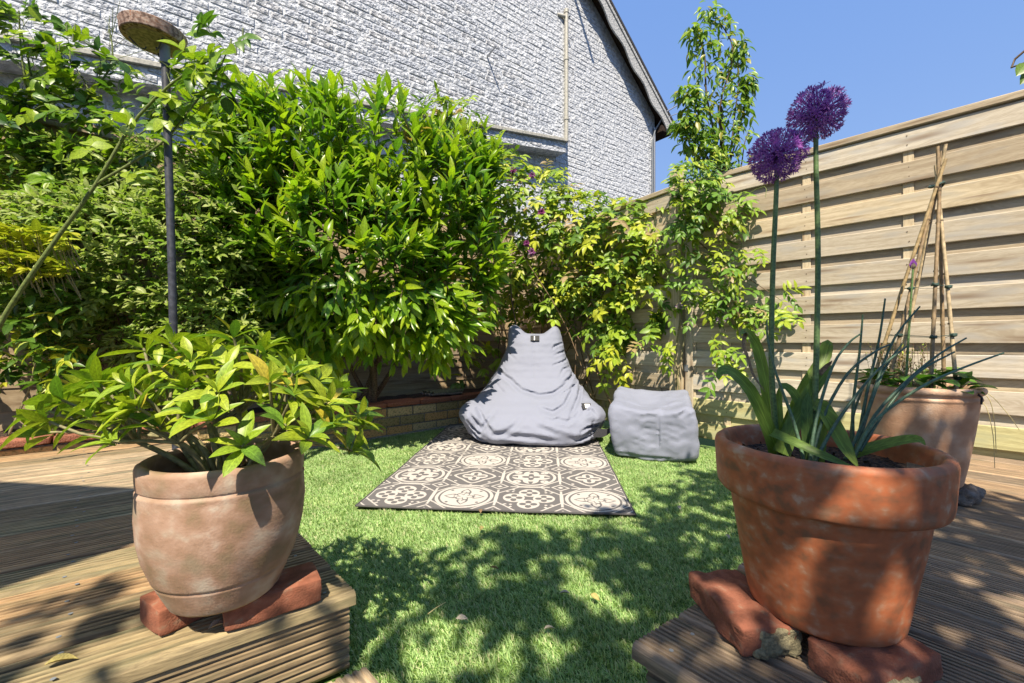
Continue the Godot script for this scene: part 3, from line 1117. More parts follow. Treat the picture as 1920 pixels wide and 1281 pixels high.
func fences() -> void:
	var fr := thing("slat_fence", fence_frame(0), "sunlit pale timber fence panel with overlapping horizontal slats behind the right-hand pots", "fence", "timber slat fences")
	hit_and_miss(fr, 0.075, 1.957, 0.03, 1.925, [0.10, 0.339, 0.80, 1.26, 1.72, 1.9])
	var fr2 := thing("slat_fence", fence_frame(0).translated_local(Vector3(1.98, 0, 0)), "next pale slat fence panel at the right edge of the view", "fence", "timber slat fences")
	hit_and_miss(fr2, 0.055, 1.5, 0.03, 1.925, [0.06, 0.5, 0.95])
	var ff := thing("slat_fence", fence_frame(1), "vine covered timber slat fence panel behind the grey beanbag and pouf", "fence", "timber slat fences")
	hit_and_miss(ff, 0.03, 2.30, 0.03, 1.915, [0.06, 0.55, 1.05, 1.55, 1.90, 2.17])
	post("fence_post", frame(W(1.243, 3.205, 0), Vector3(0.55, 0, 0.83)), 0.085, 2.03, "tall pale fence post where the two slat panels meet at the vine", M.fence_tints[2])
	post("fence_post", frame(W(1.318, 3.150, 0), Vector3(0.69, 0, 0.724)), 0.06, 1.90, "slimmer fence post touching the tall post on its right", M.fence_tints[1])
	post("fence_post", frame(W(2.640, 1.763, 0), Vector3(0.69, 0, 0.724)), 0.08, 1.97, "fence post at the right edge of the view", M.fence_tints[0])
	var lf := thing("board_fence", fence_frame(2), "weathered brown board fence behind the raised planter on the left", "fence")
	var yb := 0.05
	var i := 0
	while yb < 2.05:
		for k in 3:
			var x0 := -3.9 + 2.1 * k
			var b := extrude(rect(0.0, 0.016, 0.0, 0.155, 0.002), x0, x0 + 2.09, 0, 0, Vector2(rr(0, 0.3), rr(0, 1)), 2, 0.002)
			part("board", b.mesh(), M.dark_fence_tints[R.randi() % 3], lf, Transform3D(Basis(Vector3.RIGHT, -0.07), Vector3(0, yb, 0.0)))
		yb += 0.140
		i += 1
	for k in 4:
		var b := extrude(rect(-0.075, -0.018, -0.03, 0.03, 0.003), 0.0, 2.08, 0, 0, Vector2(rr(0, 0.3), rr(0, 1)))
		part("upright", b.mesh(), M.dark_fence, lf, Transform3D(Basis(Vector3.BACK, PI / 2), Vector3(-3.88 + 2.1 * k - (0.05 if k == 3 else 0.0), 0, 0)))
	for k in 3:
		var cap := extrude(rect(-0.05, 0.045, 0, 0.03, 0.004), -3.9 + 2.1 * k, -1.81 + 2.1 * k, 0, 0, Vector2(rr(0, 0.3), rr(0, 1)))
		part("cap_rail", cap.mesh(), M.fence_tints[3], lf, Transform3D(Basis(), Vector3(0, 2.085, 0)))


# ---------------------------------------------------------------- raised planter

func planter() -> void:
	var pf := planter_frame()
	var p := thing("planter_wall", pf, "low yellow brick planter wall with red coping tiles along the lawn", "wall")
	var core := extrude(rect(-0.092, -0.008, 0.0, 0.223, 0.001), -3.6, 2.26)
	part("mortar", core.mesh(), M.mortar, p)
	var foot := extrude(rect(-0.05, 0.035, -0.01, 0.014, 0.006), -0.85, 2.2, 0, 0, Vector2.ZERO, 12, 0.004)
	part("footing", foot.mesh(), M.footing, p)
	var kinds := []
	for k in 5:
		var w := 0.2135 * rr(0.985, 1.0)
		kinds.append(extrude(rect(-0.1, 0.0, 0.0, 0.0645, rr(0.003, 0.006)), -w / 2, w / 2).mesh())
	for row in 3:
		var s := -3.5 + 0.1125 * (row % 2)
		while s < 2.15:
			part("brick", kinds[R.randi() % 5], M.yellow_brick[R.randi() % 4], p, Transform3D(Basis(Vector3.UP, rr(-0.012, 0.012)) * Basis(Vector3.BACK, rr(-0.008, 0.008)), Vector3(s, 0.002 + 0.075 * row, rr(-0.002, 0.003))))
			s += 0.225
	var s := -3.45
	while s < 2.1:
		var w := rr(0.28, 0.33)
		var c := rough_block(Vector3(w - 0.008, 0.042, 0.165), 0.012, 0.006, 26.0, R.randi() % 1000, 5)
		part("coping_tile", c, M.coping[R.randi() % 3], p, Transform3D(Basis(Vector3.UP, rr(-0.02, 0.02)) * Basis(Vector3.BACK, rr(-0.012, 0.012)), Vector3(s + w / 2, 0.2465 + rr(-0.002, 0.003), -0.055)))
		s += w
	var soil := MB.new()
	var nx := 70
	var nzz := 9
	for j in nzz + 1:
		for i in nx + 1:
			var x := -3.6 + 5.9 * i / nx
			var z := -0.09 - 0.62 * j / nzz
			soil.v.append(Vector3(x, 0.222 + nz.get_noise_2d(x * 5.0, z * 7.0) * 0.03 + nz.get_noise_2d(x * 21.0, z * 21.0) * 0.012, z))
			soil.uv.append(Vector2(x, z))
	for j in nzz:
		for i in nx:
			var a := j * (nx + 1) + i
			soil.face(a, a + 1, a + nx + 2)
			soil.face(a, a + nx + 2, a + nx + 1)
	soil.smooth()
	var so := part("planter_soil", soil.mesh(), M.soil, self, pf)
	so.set_meta("kind", "structure")


# ---------------------------------------------------------------- rug

func rug_frame() -> Transform3D:
	var x := Vector3(0.9968, 0, 0.080)
	var f := Vector3(0.080, 0, -0.9968)
	return frame(W(-0.694, 1.896, 0.0) + x * 0.61 + f * 0.93, x)


func tile_bit(kind: int, x: float, y: float) -> bool:
	# x, y in -1..1 over one tile; true where the print is cream
	var ax := absf(x)
	var ay := absf(y)
	var mx := maxf(ax, ay)
	var mn := minf(ax, ay)
	var oct := maxf(mx, (ax + ay) * 0.735)
	if (ax + ay) > 1.63:      # little corner lozenge, shared by four tiles
		var cx := 1.0 - ax
		var cy := 1.0 - ay
		var q := cx + cy
		return (q > 0.24 and q < 0.31) or q < 0.10
	if oct > 0.945:
		return oct < 1.0 or mx > 0.965
	var r := sqrt(x * x + y * y)
	var th := atan2(y, x)
	if kind == 0:    # four cream blossoms with dark petals
		for k in 4:
			var a := PI / 2 * k
			var px := x - cos(a) * 0.46
			var py := y - sin(a) * 0.46
			var rr_ := sqrt(px * px + py * py)
			if rr_ < 0.075:
				return true
			var t := atan2(py, px)
			if rr_ < 0.07 + 0.20 * pow(absf(cos(2.0 * t)), 0.8) and absf(cos(2.0 * t)) > 0.25:
				return false
			if rr_ < 0.335:
				return true
		var dg := sqrt(pow(ax - 0.62, 2) + pow(ay - 0.62, 2))
		if dg > 0.10 and dg < 0.17 and ax + ay > 1.14:
			return true
		return sqrt(pow(ax - 0.52, 2) + pow(ay - 0.52, 2)) < 0.045
	if kind == 1:    # roundel with hearts
		if r > 0.80:
			return r < 0.90
		if r > 0.735:
			return false
		if r < 0.07:
			return true
		if r < 0.30:
			var ros := 0.10 + 0.19 * absf(cos(2.5 * th))
			return not (absf(r - ros) < 0.035)
		var hx := mn / 0.17
		var hy := -(mx - 0.50) / 0.17
		var heart := hx * hx + pow(hy - sqrt(hx), 2)
		if mx > mn * 1.05 and heart < 1.0 and heart > 0.42:
			return false
		var dd := sqrt(pow(ax - 0.46, 2) + pow(ay - 0.46, 2))
		return dd > 0.05
	if kind == 2:    # ring with a flower of pointed petals
		if r > 0.78:
			return r < 0.88
		if r < 0.07:
			return true
		if r < 0.13:
			return false
		var pet := 0.34 * pow(absf(cos(2.0 * th)), 1.6)
		if r < 0.12 + pet * 0.6 and mn < 0.09:
			return false
		var out := 0.40 + 0.28 * pow(absf(cos(2.0 * th)), 1.2)
		if r < out:
			var tip := mx > 0.46 and mn < 0.10 * (1.0 - (mx - 0.46) * 3.0)
			return not tip
		if r < out + 0.09:
			return false
		var dd := sqrt(pow(ax - 0.47, 2) + pow(ay - 0.47, 2))
		return dd < 0.14 and dd > 0.03
	# quatrefoil star
	if r < 0.07:
		return true
	if r < 0.115:
		return false
	if pow((mx - 0.24) / 0.15, 2) + pow(mn / 0.075, 2) < 1.0:
		return false
	if pow(mx - 0.25, 2) + mn * mn < 0.042 or r < 0.2:
		return true
	var q1 := 0.52 + 0.20 * absf(cos(2.0 * th)) - 0.07 * absf(sin(4.0 * th))
	if absf(r - q1) < 0.045:
		return true
	var d3 := sqrt(pow(ax - 0.58, 2) + pow(ay - 0.58, 2))
	if d3 < 0.055:
		return true
	return sqrt(pow(mx - 0.88, 2) + mn * mn) < 0.045


func rug() -> void:
	var n := 208
	var cream := Image.create(n * 4, n * 6, false, Image.FORMAT_RGB8)
	var f := FastNoiseLite.new()
	f.frequency = 0.35
	var tiles := []
	for k in 4:
		var im := Image.create(n, n, false, Image.FORMAT_RGB8)
		for y in n:
			for x in n:
				var j := f.get_noise_2d(x + k * 300.0, y) * 0.012
				var on := tile_bit(k, (x + 0.5) / n * 2.0 - 1.0 + j, (y + 0.5) / n * 2.0 - 1.0 - j)
				var w := 1.0 + f.get_noise_2d(x * 2.0, y * 0.6) * 0.10 - (0.06 if y % 3 == 0 else 0.0)
				var c := Color(0.47, 0.435, 0.39) * w if on else Color(0.12, 0.113, 0.11) * w
				im.set_pixel(x, y, Color(c.r, c.g, c.b).linear_to_srgb())
		tiles.append(im)
	for row in 6:
		for col in 4:
			var k := (col % 2) if row % 2 == 0 else 2 + col % 2
			cream.blit_rect(tiles[k], Rect2i(0, 0, n, n), Vector2i(col * n, (5 - row) * n))
	var m := mat(Color.WHITE, 0.95, ImageTexture.create_from_image(cream))
	m.normal_enabled = false
	var r := thing("patterned_rug", rug_frame(), "grey and cream tile pattern outdoor rug lying on the lawn", "rug")
	var b := MB.new()
	var nx := 24
	var ny := 36
	var hw := 0.61
	var hl := 0.93
	for j in ny + 1:
		for i in nx + 1:
			var x := lerpf(-hw, hw, float(i) / nx)
			var z := lerpf(-hl, hl, float(j) / ny)
			b.v.append(Vector3(x, rug_y(x, z), z))
			b.uv.append(Vector2(float(i) / nx, float(j) / ny))
	for j in ny:
		for i in nx:
			var a := j * (nx + 1) + i
			b.face(a, a + nx + 1, a + 1)
			b.face(a + 1, a + nx + 1, a + nx + 2)
	b.smooth()
	part("woven_top", b.mesh(), m, r)
	var e := MB.new()
	var ring := []
	for i in 25:
		ring.append(Vector2(lerpf(-hw, hw, i / 24.0), hl))
	for i in 36:
		ring.append(Vector2(hw, lerpf(hl, -hl, (i + 1) / 36.0)))
	for i in 24:
		ring.append(Vector2(lerpf(hw, -hw, (i + 1) / 24.0), -hl))
	for i in 36:
		ring.append(Vector2(-hw, lerpf(-hl, hl, (i + 1) / 36.0)))
	var pts := []
	for q in ring:
		pts.append(Vector3(q.x, rug_y(q.x, q.y) - 0.001, q.y))
	tube(e, pts, 0.0045, 0.0045, 6, false)
	part("bound_edge", e.mesh(), M.rug_edge, r)


func rug_y(x: float, z: float) -> float:
	return 0.019 + nz.get_noise_2d(x * 2.5, z * 2.5) * 0.005


# ---------------------------------------------------------------- beanbag chair and pouf

func sd_box(p: Vector3, h: Vector3, r: float) -> float:
	var q := p.abs() - (h - Vector3.ONE * r)
	return q.max(Vector3.ZERO).length() + minf(maxf(q.x, maxf(q.y, q.z)), 0.0) - r


func fold(p: Vector3, c: Array) -> float:
	# a crease along a polyline drawn on the front (x, y), with raised lips; c: points, width, depth
	var best := 1e9
	var along := 0.0
	var pts: PackedVector2Array = c[0]
	var q := Vector2(p.x, p.y)
	var n := pts.size() - 1
	for i in n:
		var ab := pts[i + 1] - pts[i]
		var t := clampf((q - pts[i]).dot(ab) / ab.length_squared(), 0.0, 1.0)
		var e := q.distance_squared_to(pts[i] + ab * t)
		if e < best:
			best = e
			along = (i + t) / n
	var d: float = sqrt(best) / c[1]
	if d > 3.0:
		return 0.0
	return c[2] * (0.25 + 0.75 * sin(PI * clampf(along * 0.86 + 0.07, 0.0, 1.0))) * (exp(-d * d) - 0.42 * exp(-(d - 1.7) * (d - 1.7) * 1.6))


func table(t: PackedFloat32Array, step: float, y: float) -> float:
	var k := clampf(y / step, 0.0, t.size() - 1.001)
	var i := int(k)
	var f := k - i
	f = f * f * (3.0 - 2.0 * f) * 0.4 + f * 0.6
	return lerpf(t[i], t[i + 1], f)


var bag_folds := []
# half width, front and back of the slumped bag at every 5 cm of height
var bag_w := PackedFloat32Array([0.470, 0.500, 0.512, 0.510, 0.496, 0.470, 0.436, 0.400, 0.366, 0.336, 0.308, 0.284, 0.264, 0.250, 0.236, 0.224, 0.215, 0.208, 0.204, 0.200])
var bag_f := PackedFloat32Array([0.410, 0.448, 0.455, 0.440, 0.395, 0.315, 0.225, 0.150, 0.095, 0.050, 0.015, -0.015, -0.040, -0.065, -0.090, -0.115, -0.140, -0.165, -0.185, -0.20])
var bag_b := PackedFloat32Array([-0.40, -0.44, -0.46, -0.47, -0.475, -0.475, -0.475, -0.470, -0.465, -0.455, -0.445, -0.435, -0.425, -0.415, -0.405, -0.395, -0.385, -0.375, -0.365, -0.36])


func bag_sdf(p: Vector3) -> float:
	var w := table(bag_w, 0.05, p.y)
	# the front roll bulges less in the middle of the seat than at its corners
	var zf := table(bag_f, 0.05, p.y)
	var side := clampf(absf(p.x) / 0.5, 0.0, 1.0)
	if p.y > 0.12 and p.y < 0.42:
		zf += 0.085 * smoothstep(0.62, 0.95, side) * smoothstep(0.12, 0.2, p.y) * (1.0 - smoothstep(0.26, 0.40, p.y))
	var zb := table(bag_b, 0.05, p.y)
	var zc := (zf + zb) * 0.5
	var hz := (zf - zb) * 0.5
	var ex := absf(p.x) / w
	var ez := absf(p.z - zc) / hz
	var e := pow(pow(ex, 2.9) + pow(ez, 2.9), 1.0 / 2.9)
	var f := (e - 1.0) * minf(w, hz) * 0.8
	var top := 0.792 + 0.088 * smoothstep(0.06, 0.19, absf(p.x - 0.004))
	var cap := (p.y - top) * 0.8
	f = -smin(-f, -cap, 0.042)
	f = -smin(-f, p.y + 0.0, 0.05)
	for s in [-1.0, 1.0]:
		var c := p - Vector3(0.455 * s, 0.200, 0.20)
		f = smin(f, ((c / Vector3(0.075, 0.070, 0.13)).length() - 1.0) * 0.07, 0.09)
	if absf(f) > 0.05:
		return f
	var n := nz.get_noise_3d(p.x * 2.6, p.y * 3.4, p.z * 2.6) * 0.018 + nz.get_noise_3d(p.x * 6.5 + 4.0, p.y * 6.5, p.z * 6.5) * 0.003
	if p.z > zc:
		for c in bag_folds:
			n += fold(p, c)
		if p.y > 0.44:
			n += 0.007 * exp(-p.x * p.x / 0.00005)
	return f + n * 0.85


func on_bag(u: float, v: float, d: float) -> Vector2:
	var q := bag_frame().affine_inverse() * at(u, v, d)
	return Vector2(q.x, q.y)


func crease(px: Array, d: float, width: float, depth: float) -> void:
	var pts := PackedVector2Array()
	for q in px:
		pts.append(on_bag(q[0], q[1], d))
	bag_folds.append([pts, width, depth])


func bag_frame() -> Transform3D:
	return frame(W(0.165, 3.36, 0.021), Vector3(0.996, 0, 0.09))


func beanbag() -> void:
	var rb := RandomNumberGenerator.new()
	rb.seed = 12
	crease([[935, 698], [958, 713], [978, 728], [1011, 738], [1036, 735], [1055, 724], [1078, 700]], 3.34, 0.014, 0.026)
	crease([[1014, 757], [1036, 764], [1058, 753], [1076, 726]], 3.27, 0.013, 0.030)
	crease([[1066, 770], [1084, 744], [1092, 722]], 3.25, 0.012, 0.024)
	crease([[1040, 775], [1062, 781], [1085, 768]], 3.18, 0.012, 0.014)
	crease([[980, 782], [960, 800], [930, 812]], 3.05, 0.018, 0.014)
	crease([[1000, 790], [1040, 808], [1070, 812]], 3.02, 0.018, 0.015)
	crease([[930, 770], [915, 790], [905, 806]], 3.10, 0.016, 0.015)
	crease([[880, 790], [925, 812], [970, 815], [1030, 822], [1090, 822], [1118, 808]], 2.97, 0.020, 0.016)
	crease([[880, 776], [893, 790], [905, 806]], 3.05, 0.010, 0.018)
	crease([[874, 790], [886, 805], [902, 814]], 3.02, 0.009, 0.020)
	crease([[876, 812], [892, 826], [912, 832]], 2.96, 0.009, 0.016)
	crease([[895, 765], [908, 782], [926, 800]], 3.1, 0.012, 0.018)
	crease([[1088, 806], [1104, 798], [1122, 796]], 3.02, 0.009, 0.018)
	crease([[1080, 826], [1100, 822], [1120, 818]], 2.96, 0.008, 0.016)
	crease([[1078, 838], [1098, 834], [1118, 832]], 2.95, 0.007, 0.013)
	crease([[1110, 790], [1112, 812], [1110, 838]], 2.98, 0.006, 0.012)
	crease([[1096, 776], [1108, 768], [1116, 778]], 3.05, 0.012, 0.012)
	for i in 6:   # gathers down the right flank of the back
		var v := 644.0 + i * 14.5
		var u := 1054.0 + i * 5.2
		crease([[u, v], [u - rb.randf_range(8, 14), v + rb.randf_range(3, 6)], [u - rb.randf_range(18, 34), v + rb.randf_range(8, 18)]], 3.46, 0.008, rb.randf_range(0.010, 0.018))
		if i % 2 == 1:
			crease([[955.0 - i * 4.6, v], [962.0 - i * 4.0, v + 8], [972.0 - i * 3.4, v + 16]], 3.46, 0.008, rb.randf_range(0.006, 0.012))
	var b := thing("beanbag_chair", bag_frame(), "large grey fabric beanbag chair with high back on the patterned rug", "beanbag")
	var net := surface_net(Vector3(-0.62, -0.03, -0.56), Vector3(0.62, 0.94, 0.58), 0.0105, bag_sdf)
	part("cover", net.mesh(), M.fabric, b)
	# carry handle tag at the top of the back and the maker's tab on the right corner
	var hp := bag_front(0.012, 0.752)
	part("carry_handle", extrude(rect(0, 0.012, -0.024, 0.024, 0.004), -0.036, 0.036).mesh(), M.black_tag, b, Transform3D(Basis(Vector3.RIGHT, -0.35), hp + Vector3(0, 0.0, 0.004)))
	part("handle_mark", extrude(rect(0.0125, 0.0140, -0.018, 0.018, 0.0005), -0.004, 0.004).mesh(), M.white_tag, b, Transform3D(Basis(Vector3.RIGHT, -0.35), hp + Vector3(-0.004, 0.0, 0.004)))
	var tp := bag_front(0.395, 0.262)
	var tb := Basis(Vector3.UP, 0.30) * Basis(Vector3.RIGHT, -0.75) * Basis(Vector3.BACK, -0.05)
	part("sewn_tab", extrude(rect(0, 0.004, -0.026, 0.026, 0.001), -0.034, 0.034).mesh(), M.black_tag, b, Transform3D(tb, tp + Vector3(0, 0.002, 0.004)))
	part("tab_print", extrude(rect(0.0044, 0.0054, -0.018, 0.018, 0.0004), -0.013, 0.026).mesh(), M.white_tag, b, Transform3D(tb, tp + Vector3(0, 0.002, 0.004)))


func bag_front(x: float, y: float) -> Vector3:
	var z := 0.6
	while z > -0.6 and bag_sdf(Vector3(x, y, z)) > 0.0:
		z -= 0.004
	return Vector3(x, y, z)


var pouf_folds := []


func pouf_sdf(p: Vector3) -> float:
	var q := p - Vector3(0, 0.180, 0)
	var lean := clampf(p.y / 0.36, 0.0, 1.0)
	q.x += 0.035 * (lean - 0.4)
	var tap := 1.0 + 0.07 * sin(clampf(p.y / 0.36, 0.0, 1.0) * PI)
	q.x /= tap
	q.z /= tap
	var up := smoothstep(-0.02, 0.16, q.y)
	var sag := 0.050 * exp(-(q.x * q.x * 1.3 + (q.z - 0.02) * (q.z - 0.02)) / 0.030)
	var tilt := -0.16 * q.z + 0.07 * absf(q.x)
	q.y -= (tilt - sag) * up
	var f := sd_box(q, Vector3(0.245, 0.178, 0.235), 0.034)
	if absf(f) > 0.06:
		return f
	var w := nz.get_noise_3d(p.x * 4.0 + 9.0, p.y * 5.0, p.z * 4.0) * 0.024 + nz.get_noise_3d(p.x * 10.0, p.y * 8.0 + 3.0, p.z * 10.0) * 0.003
	if p.z > 0.06:
		for c in pouf_folds:
			w += fold(p, c)
	# piped edges where top and sides are sewn together
	w -= 0.004 * exp(-pow(absf(q.y - 0.158), 2) / 0.00008)
	return f + w * 0.85


func pouf() -> void:
	var rb := RandomNumberGenerator.new()
	rb.seed = 5
	pouf_folds = [
		[PackedVector2Array([Vector2(-0.17, 0.335), Vector2(-0.08, 0.312), Vector2(0.0, 0.318)]), 0.014, 0.016], [PackedVector2Array([Vector2(0.03, 0.30), Vector2(0.10, 0.325), Vector2(0.17, 0.352)]), 0.014, 0.018],
		[PackedVector2Array([Vector2(-0.06, 0.325), Vector2(0.06, 0.345)]), 0.012, 0.012], [PackedVector2Array([Vector2(0.15, 0.29), Vector2(0.20, 0.33)]), 0.012, 0.014],
		[PackedVector2Array([Vector2(0.03, 0.285), Vector2(0.028, 0.15), Vector2(0.035, 0.01)]), 0.005, 0.011],
		[PackedVector2Array([Vector2(-0.22, 0.03), Vector2(-0.05, 0.018), Vector2(0.10, 0.022)]), 0.010, 0.014],
	]
	for i in 6:
		var y := 0.262 - 0.042 * i + rb.randf_range(-0.014, 0.014)
		pouf_folds.append([PackedVector2Array([Vector2(0.024, y), Vector2(-0.04, y + 0.012), Vector2(rb.randf_range(-0.17, -0.06), y + rb.randf_range(-0.02, 0.035))]), rb.randf_range(0.008, 0.013), rb.randf_range(0.001, 0.005)])
		pouf_folds.append([PackedVector2Array([Vector2(0.036, y + 0.01), Vector2(0.08, y + 0.008), Vector2(rb.randf_range(0.09, 0.18), y + rb.randf_range(-0.03, 0.02))]), rb.randf_range(0.008, 0.013), rb.randf_range(0.001, 0.005)])
	var xf := frame(W(0.955, 2.86, 0.012), Vector3(0.93, 0, 0.32))
	var b := thing("pouf", xf, "small cube shaped grey beanbag footstool beside the fence", "footstool")
	var net := surface_net(Vector3(-0.34, -0.02, -0.34), Vector3(0.34, 0.46, 0.34), 0.0105, pouf_sdf)
	part("cover", net.mesh(), M.fabric, b)
	var m := MB.new()
	var st := []
	for i in 9:
		var t := i / 8.0
		st.append(Vector3(-0.235 - 0.15 * t, 0.175 - 0.03 * sin(t * PI) - 0.06 * t, 0.03 + 0.03 * t))
	for i in 8:
		var a: Vector3 = st[i]
		var c: Vector3 = st[i + 1]
		var wv := Vector3(0.02, 0.032, 0.01)
		var th := Vector3(0, 0.001, 0.0035)
		m.quad(a - wv + th, c - wv + th, c + wv + th, a + wv + th, Vector3(0, 0.1, 1).normalized())
		m.quad(a - wv - th, c - wv - th, c + wv - th, a + wv - th, Vector3(0, -0.1, -1).normalized())
	part("strap", m.mesh(), M.strap, b)


# ---------------------------------------------------------------- pots and what they stand on

func soil_disc(r: float, y: float, parent: Node3D) -> void:
	var m := MB.new()
	var n := 14
	var s := 36
	for i in n + 1:
		for k in s:
			var t := TAU * k / s
			var q := r * i / n
			var p := Vector3(cos(t) * q, y, sin(t) * q)
			p.y += nz.get_noise_2d(p.x * 30.0 + r * 50.0, p.z * 30.0) * 0.007 + nz.get_noise_2d(p.x * 90.0, p.z * 90.0) * 0.004
			m.v.append(p)
			m.uv.append(Vector2(p.x, p.z))
	for i in n:
		for k in s:
			var a := i * s + k
			var b := i * s + (k + 1) % s
			m.face(a, b, b + s)
			m.face(a, b + s, a + s)
	m.smooth()
	for q in m.n.size():
		if m.n[q].y < 0.0:
			m.n[q] = -m.n[q]
	part("soil", m.mesh(), M.soil, parent)
	var crumbs := MB.new()
	for i in 130:
		var t := rr(0, TAU)
		var q := sqrt(R.randf()) * r * 0.96
		var c := Vector3(cos(t) * q, y + rr(0.001, 0.005), sin(t) * q)
		var a := rdir() * rr(0.002, 0.007)
		var b := rdir() * rr(0.002, 0.006)
		var d := a.cross(b).normalized() * rr(0.001, 0.003)
		crumbs.tri(c + a, c + b, c - a, d.normalized())
		crumbs.tri(c + a, c - b, c - a, d.normalized())
		crumbs.tri(c + a + d, c + b, c - b, (a + d).normalized())
	var cp := part("bark_chips", crumbs.mesh(), M.crumb, parent)
	cp.set_meta("kind", "stuff")


func pots() -> void:
	var a := thing("flower_pot", Transform3D(Basis(Vector3.UP, 0.6), W(0.596, 0.822, 0.243)), "orange terracotta pot with thick rim and two purple alliums", "plant pot", "garden pots")
	part("pot_body", lathe([Vector2(0, 0.02), Vector2(0.11, 0.02), Vector2(0.145, 0.2), Vector2(0.1635, 0.30), Vector2(0.166, 0.309), Vector2(0.1705, 0.3135), Vector2(0.178, 0.3135), Vector2(0.1835, 0.3095), Vector2(0.1855, 0.302), Vector2(0.1815, 0.238), Vector2(0.1795, 0.2255), Vector2(0.1765, 0.2195), Vector2(0.170, 0.2175), Vector2(0.1612, 0.2165), Vector2(0.1585, 0.213), Vector2(0.157, 0.207), Vector2(0.150, 0.16), Vector2(0.138, 0.09), Vector2(0.126, 0.02), Vector2(0.1225, 0.006), Vector2(0.117, 0.0), Vector2(0.0, 0.0)], 72, 0.0012), M.terracotta, a)
	soil_disc(0.161, 0.272, a)
	var b := thing("flower_pot", Transform3D(Basis(Vector3.UP, 2.0), W(-0.586, 0.875, 0.243)), "weathered barrel shaped clay pot with leafy shrub on the left deck", "plant pot", "garden pots")
	part("pot_body", lathe([Vector2(0, 0.02), Vector2(0.075, 0.02), Vector2(0.12, 0.12), Vector2(0.129, 0.2), Vector2(0.124, 0.255), Vector2(0.1235, 0.268), Vector2(0.1265, 0.2765), Vector2(0.134, 0.2785), Vector2(0.1405, 0.2755), Vector2(0.1435, 0.268), Vector2(0.1435, 0.252), Vector2(0.1425, 0.238), Vector2(0.1400, 0.235), Vector2(0.1395, 0.2325), Vector2(0.1425, 0.2305), Vector2(0.1440, 0.226), Vector2(0.1425, 0.2225), Vector2(0.1435, 0.215), Vector2(0.1445, 0.18), Vector2(0.1415, 0.14), Vector2(0.1345, 0.10), Vector2(0.1225, 0.063), Vector2(0.1195, 0.058), Vector2(0.1165, 0.056), Vector2(0.1175, 0.0525), Vector2(0.1160, 0.049), Vector2(0.104, 0.022), Vector2(0.097, 0.006), Vector2(0.091, 0.0), Vector2(0.0, 0.0)], 72, 0.002), M.old_clay, b)
	soil_disc(0.126, 0.222, b)
	var c := thing("flower_pot", Transform3D(Basis(Vector3.UP, 1.0), W(1.483, 1.565, 0.245)), "pale clay pot with rolled rim and bamboo canes by the fence", "plant pot", "garden pots")
	part("pot_body", lathe([Vector2(0, 0.02), Vector2(0.10, 0.02), Vector2(0.15, 0.3), Vector2(0.152, 0.33), Vector2(0.158, 0.345), Vector2(0.167, 0.349), Vector2(0.174, 0.345), Vector2(0.1765, 0.337), Vector2(0.174, 0.328), Vector2(0.168, 0.322), Vector2(0.1635, 0.319), Vector2(0.1635, 0.314), Vector2(0.167, 0.310), Vector2(0.168, 0.305), Vector2(0.165, 0.300), Vector2(0.162, 0.295), Vector2(0.149, 0.19), Vector2(0.133, 0.08), Vector2(0.121, 0.01), Vector2(0.115, 0.0), Vector2(0, 0)], 64, 0.0015), M.pale_clay, c)
	soil_disc(0.152, 0.315, c)
	part("drip_nozzle", tube_mesh([Vector3(0.0, 0.335, 0.17), Vector3(0.002, 0.322, 0.182), Vector3(0.002, 0.30, 0.181)], 0.004, 0.003, 6), M.black_tag, c, Transform3D(Basis(Vector3.UP, 0.25 - 1.0), Vector3.ZERO))


func support(called: String, pos: Vector3, turn: float, size: Vector3, m: Material, label: String, cat: String, seed_: int, rnd := 0.006, amp := 0.005, freq := 18.0, n := 9, tilt := 0.0) -> Node3D:
	var t := thing(called, Transform3D(Basis(Vector3.UP, turn), pos), label, cat)
	part("block", rough_block(size, rnd, amp, freq, seed_, n), m, t, Transform3D(Basis(Vector3.BACK, tilt), Vector3(0, size.y / 2, 0)))
	return t


func pot_supports() -> void:
	support("brick", W(-0.655, 0.905, DECK), 1.02, Vector3(0.185, 0.053, 0.095), M.red_brick, "red brick propping the left side of the weathered clay pot", "brick", 3, 0.005, 0.003)
	support("brick", W(-0.505, 0.902, DECK), 0.62, Vector3(0.175, 0.053, 0.092), M.red_brick, "red brick propping the lawn side of the weathered clay pot", "brick", 8, 0.006, 0.004)
	var b := support("broken_brick", W(0.452, 0.850, DECK), 1.66, Vector3(0.19, 0.055, 0.112), M.broken_brick, "broken brick crusted with old mortar under the orange pot", "brick", 11, 0.007, 0.009, 16.0, 14)
	part("mortar_crust", rough_block(Vector3(0.03, 0.046, 0.085), 0.013, 0.014, 50.0, 4, 12), M.crust, b, Transform3D(Basis(Vector3.UP, 0.1), Vector3(-0.088, 0.024, 0.012)))
	var b2 := support("broken_brick", W(0.606, 0.715, DECK), 0.28, Vector3(0.18, 0.052, 0.095), M.broken_brick, "jagged broken brick under the near right side of the orange pot", "brick", 17, 0.007, 0.011, 14.0, 14)
	part("mortar_crust", rough_block(Vector3(0.11, 0.03, 0.02), 0.009, 0.010, 60.0, 5, 7), M.crust, b2, Transform3D(Basis(Vector3.UP, 0.1), Vector3(-0.02, 0.018, 0.046)))
	support("broken_brick", W(0.665, 0.915, DECK), 0.6, Vector3(0.17, 0.053, 0.1), M.broken_brick, "brick under the back of the orange pot", "brick", 23, 0.01, 0.008, 15.0, 8)
	support("stone", W(1.575, 1.487, DECK), 0.5, Vector3(0.13, 0.055, 0.075), M.stone, "grey stone propping the pale clay pot by the fence", "stone", 31, 0.024, 0.016, 22.0, 10)
	support("stone", W(1.40, 1.60, DECK), 1.4, Vector3(0.13, 0.055, 0.08), M.stone, "grey stone under the far side of the pale clay pot", "stone", 37, 0.02, 0.012, 20.0, 8)


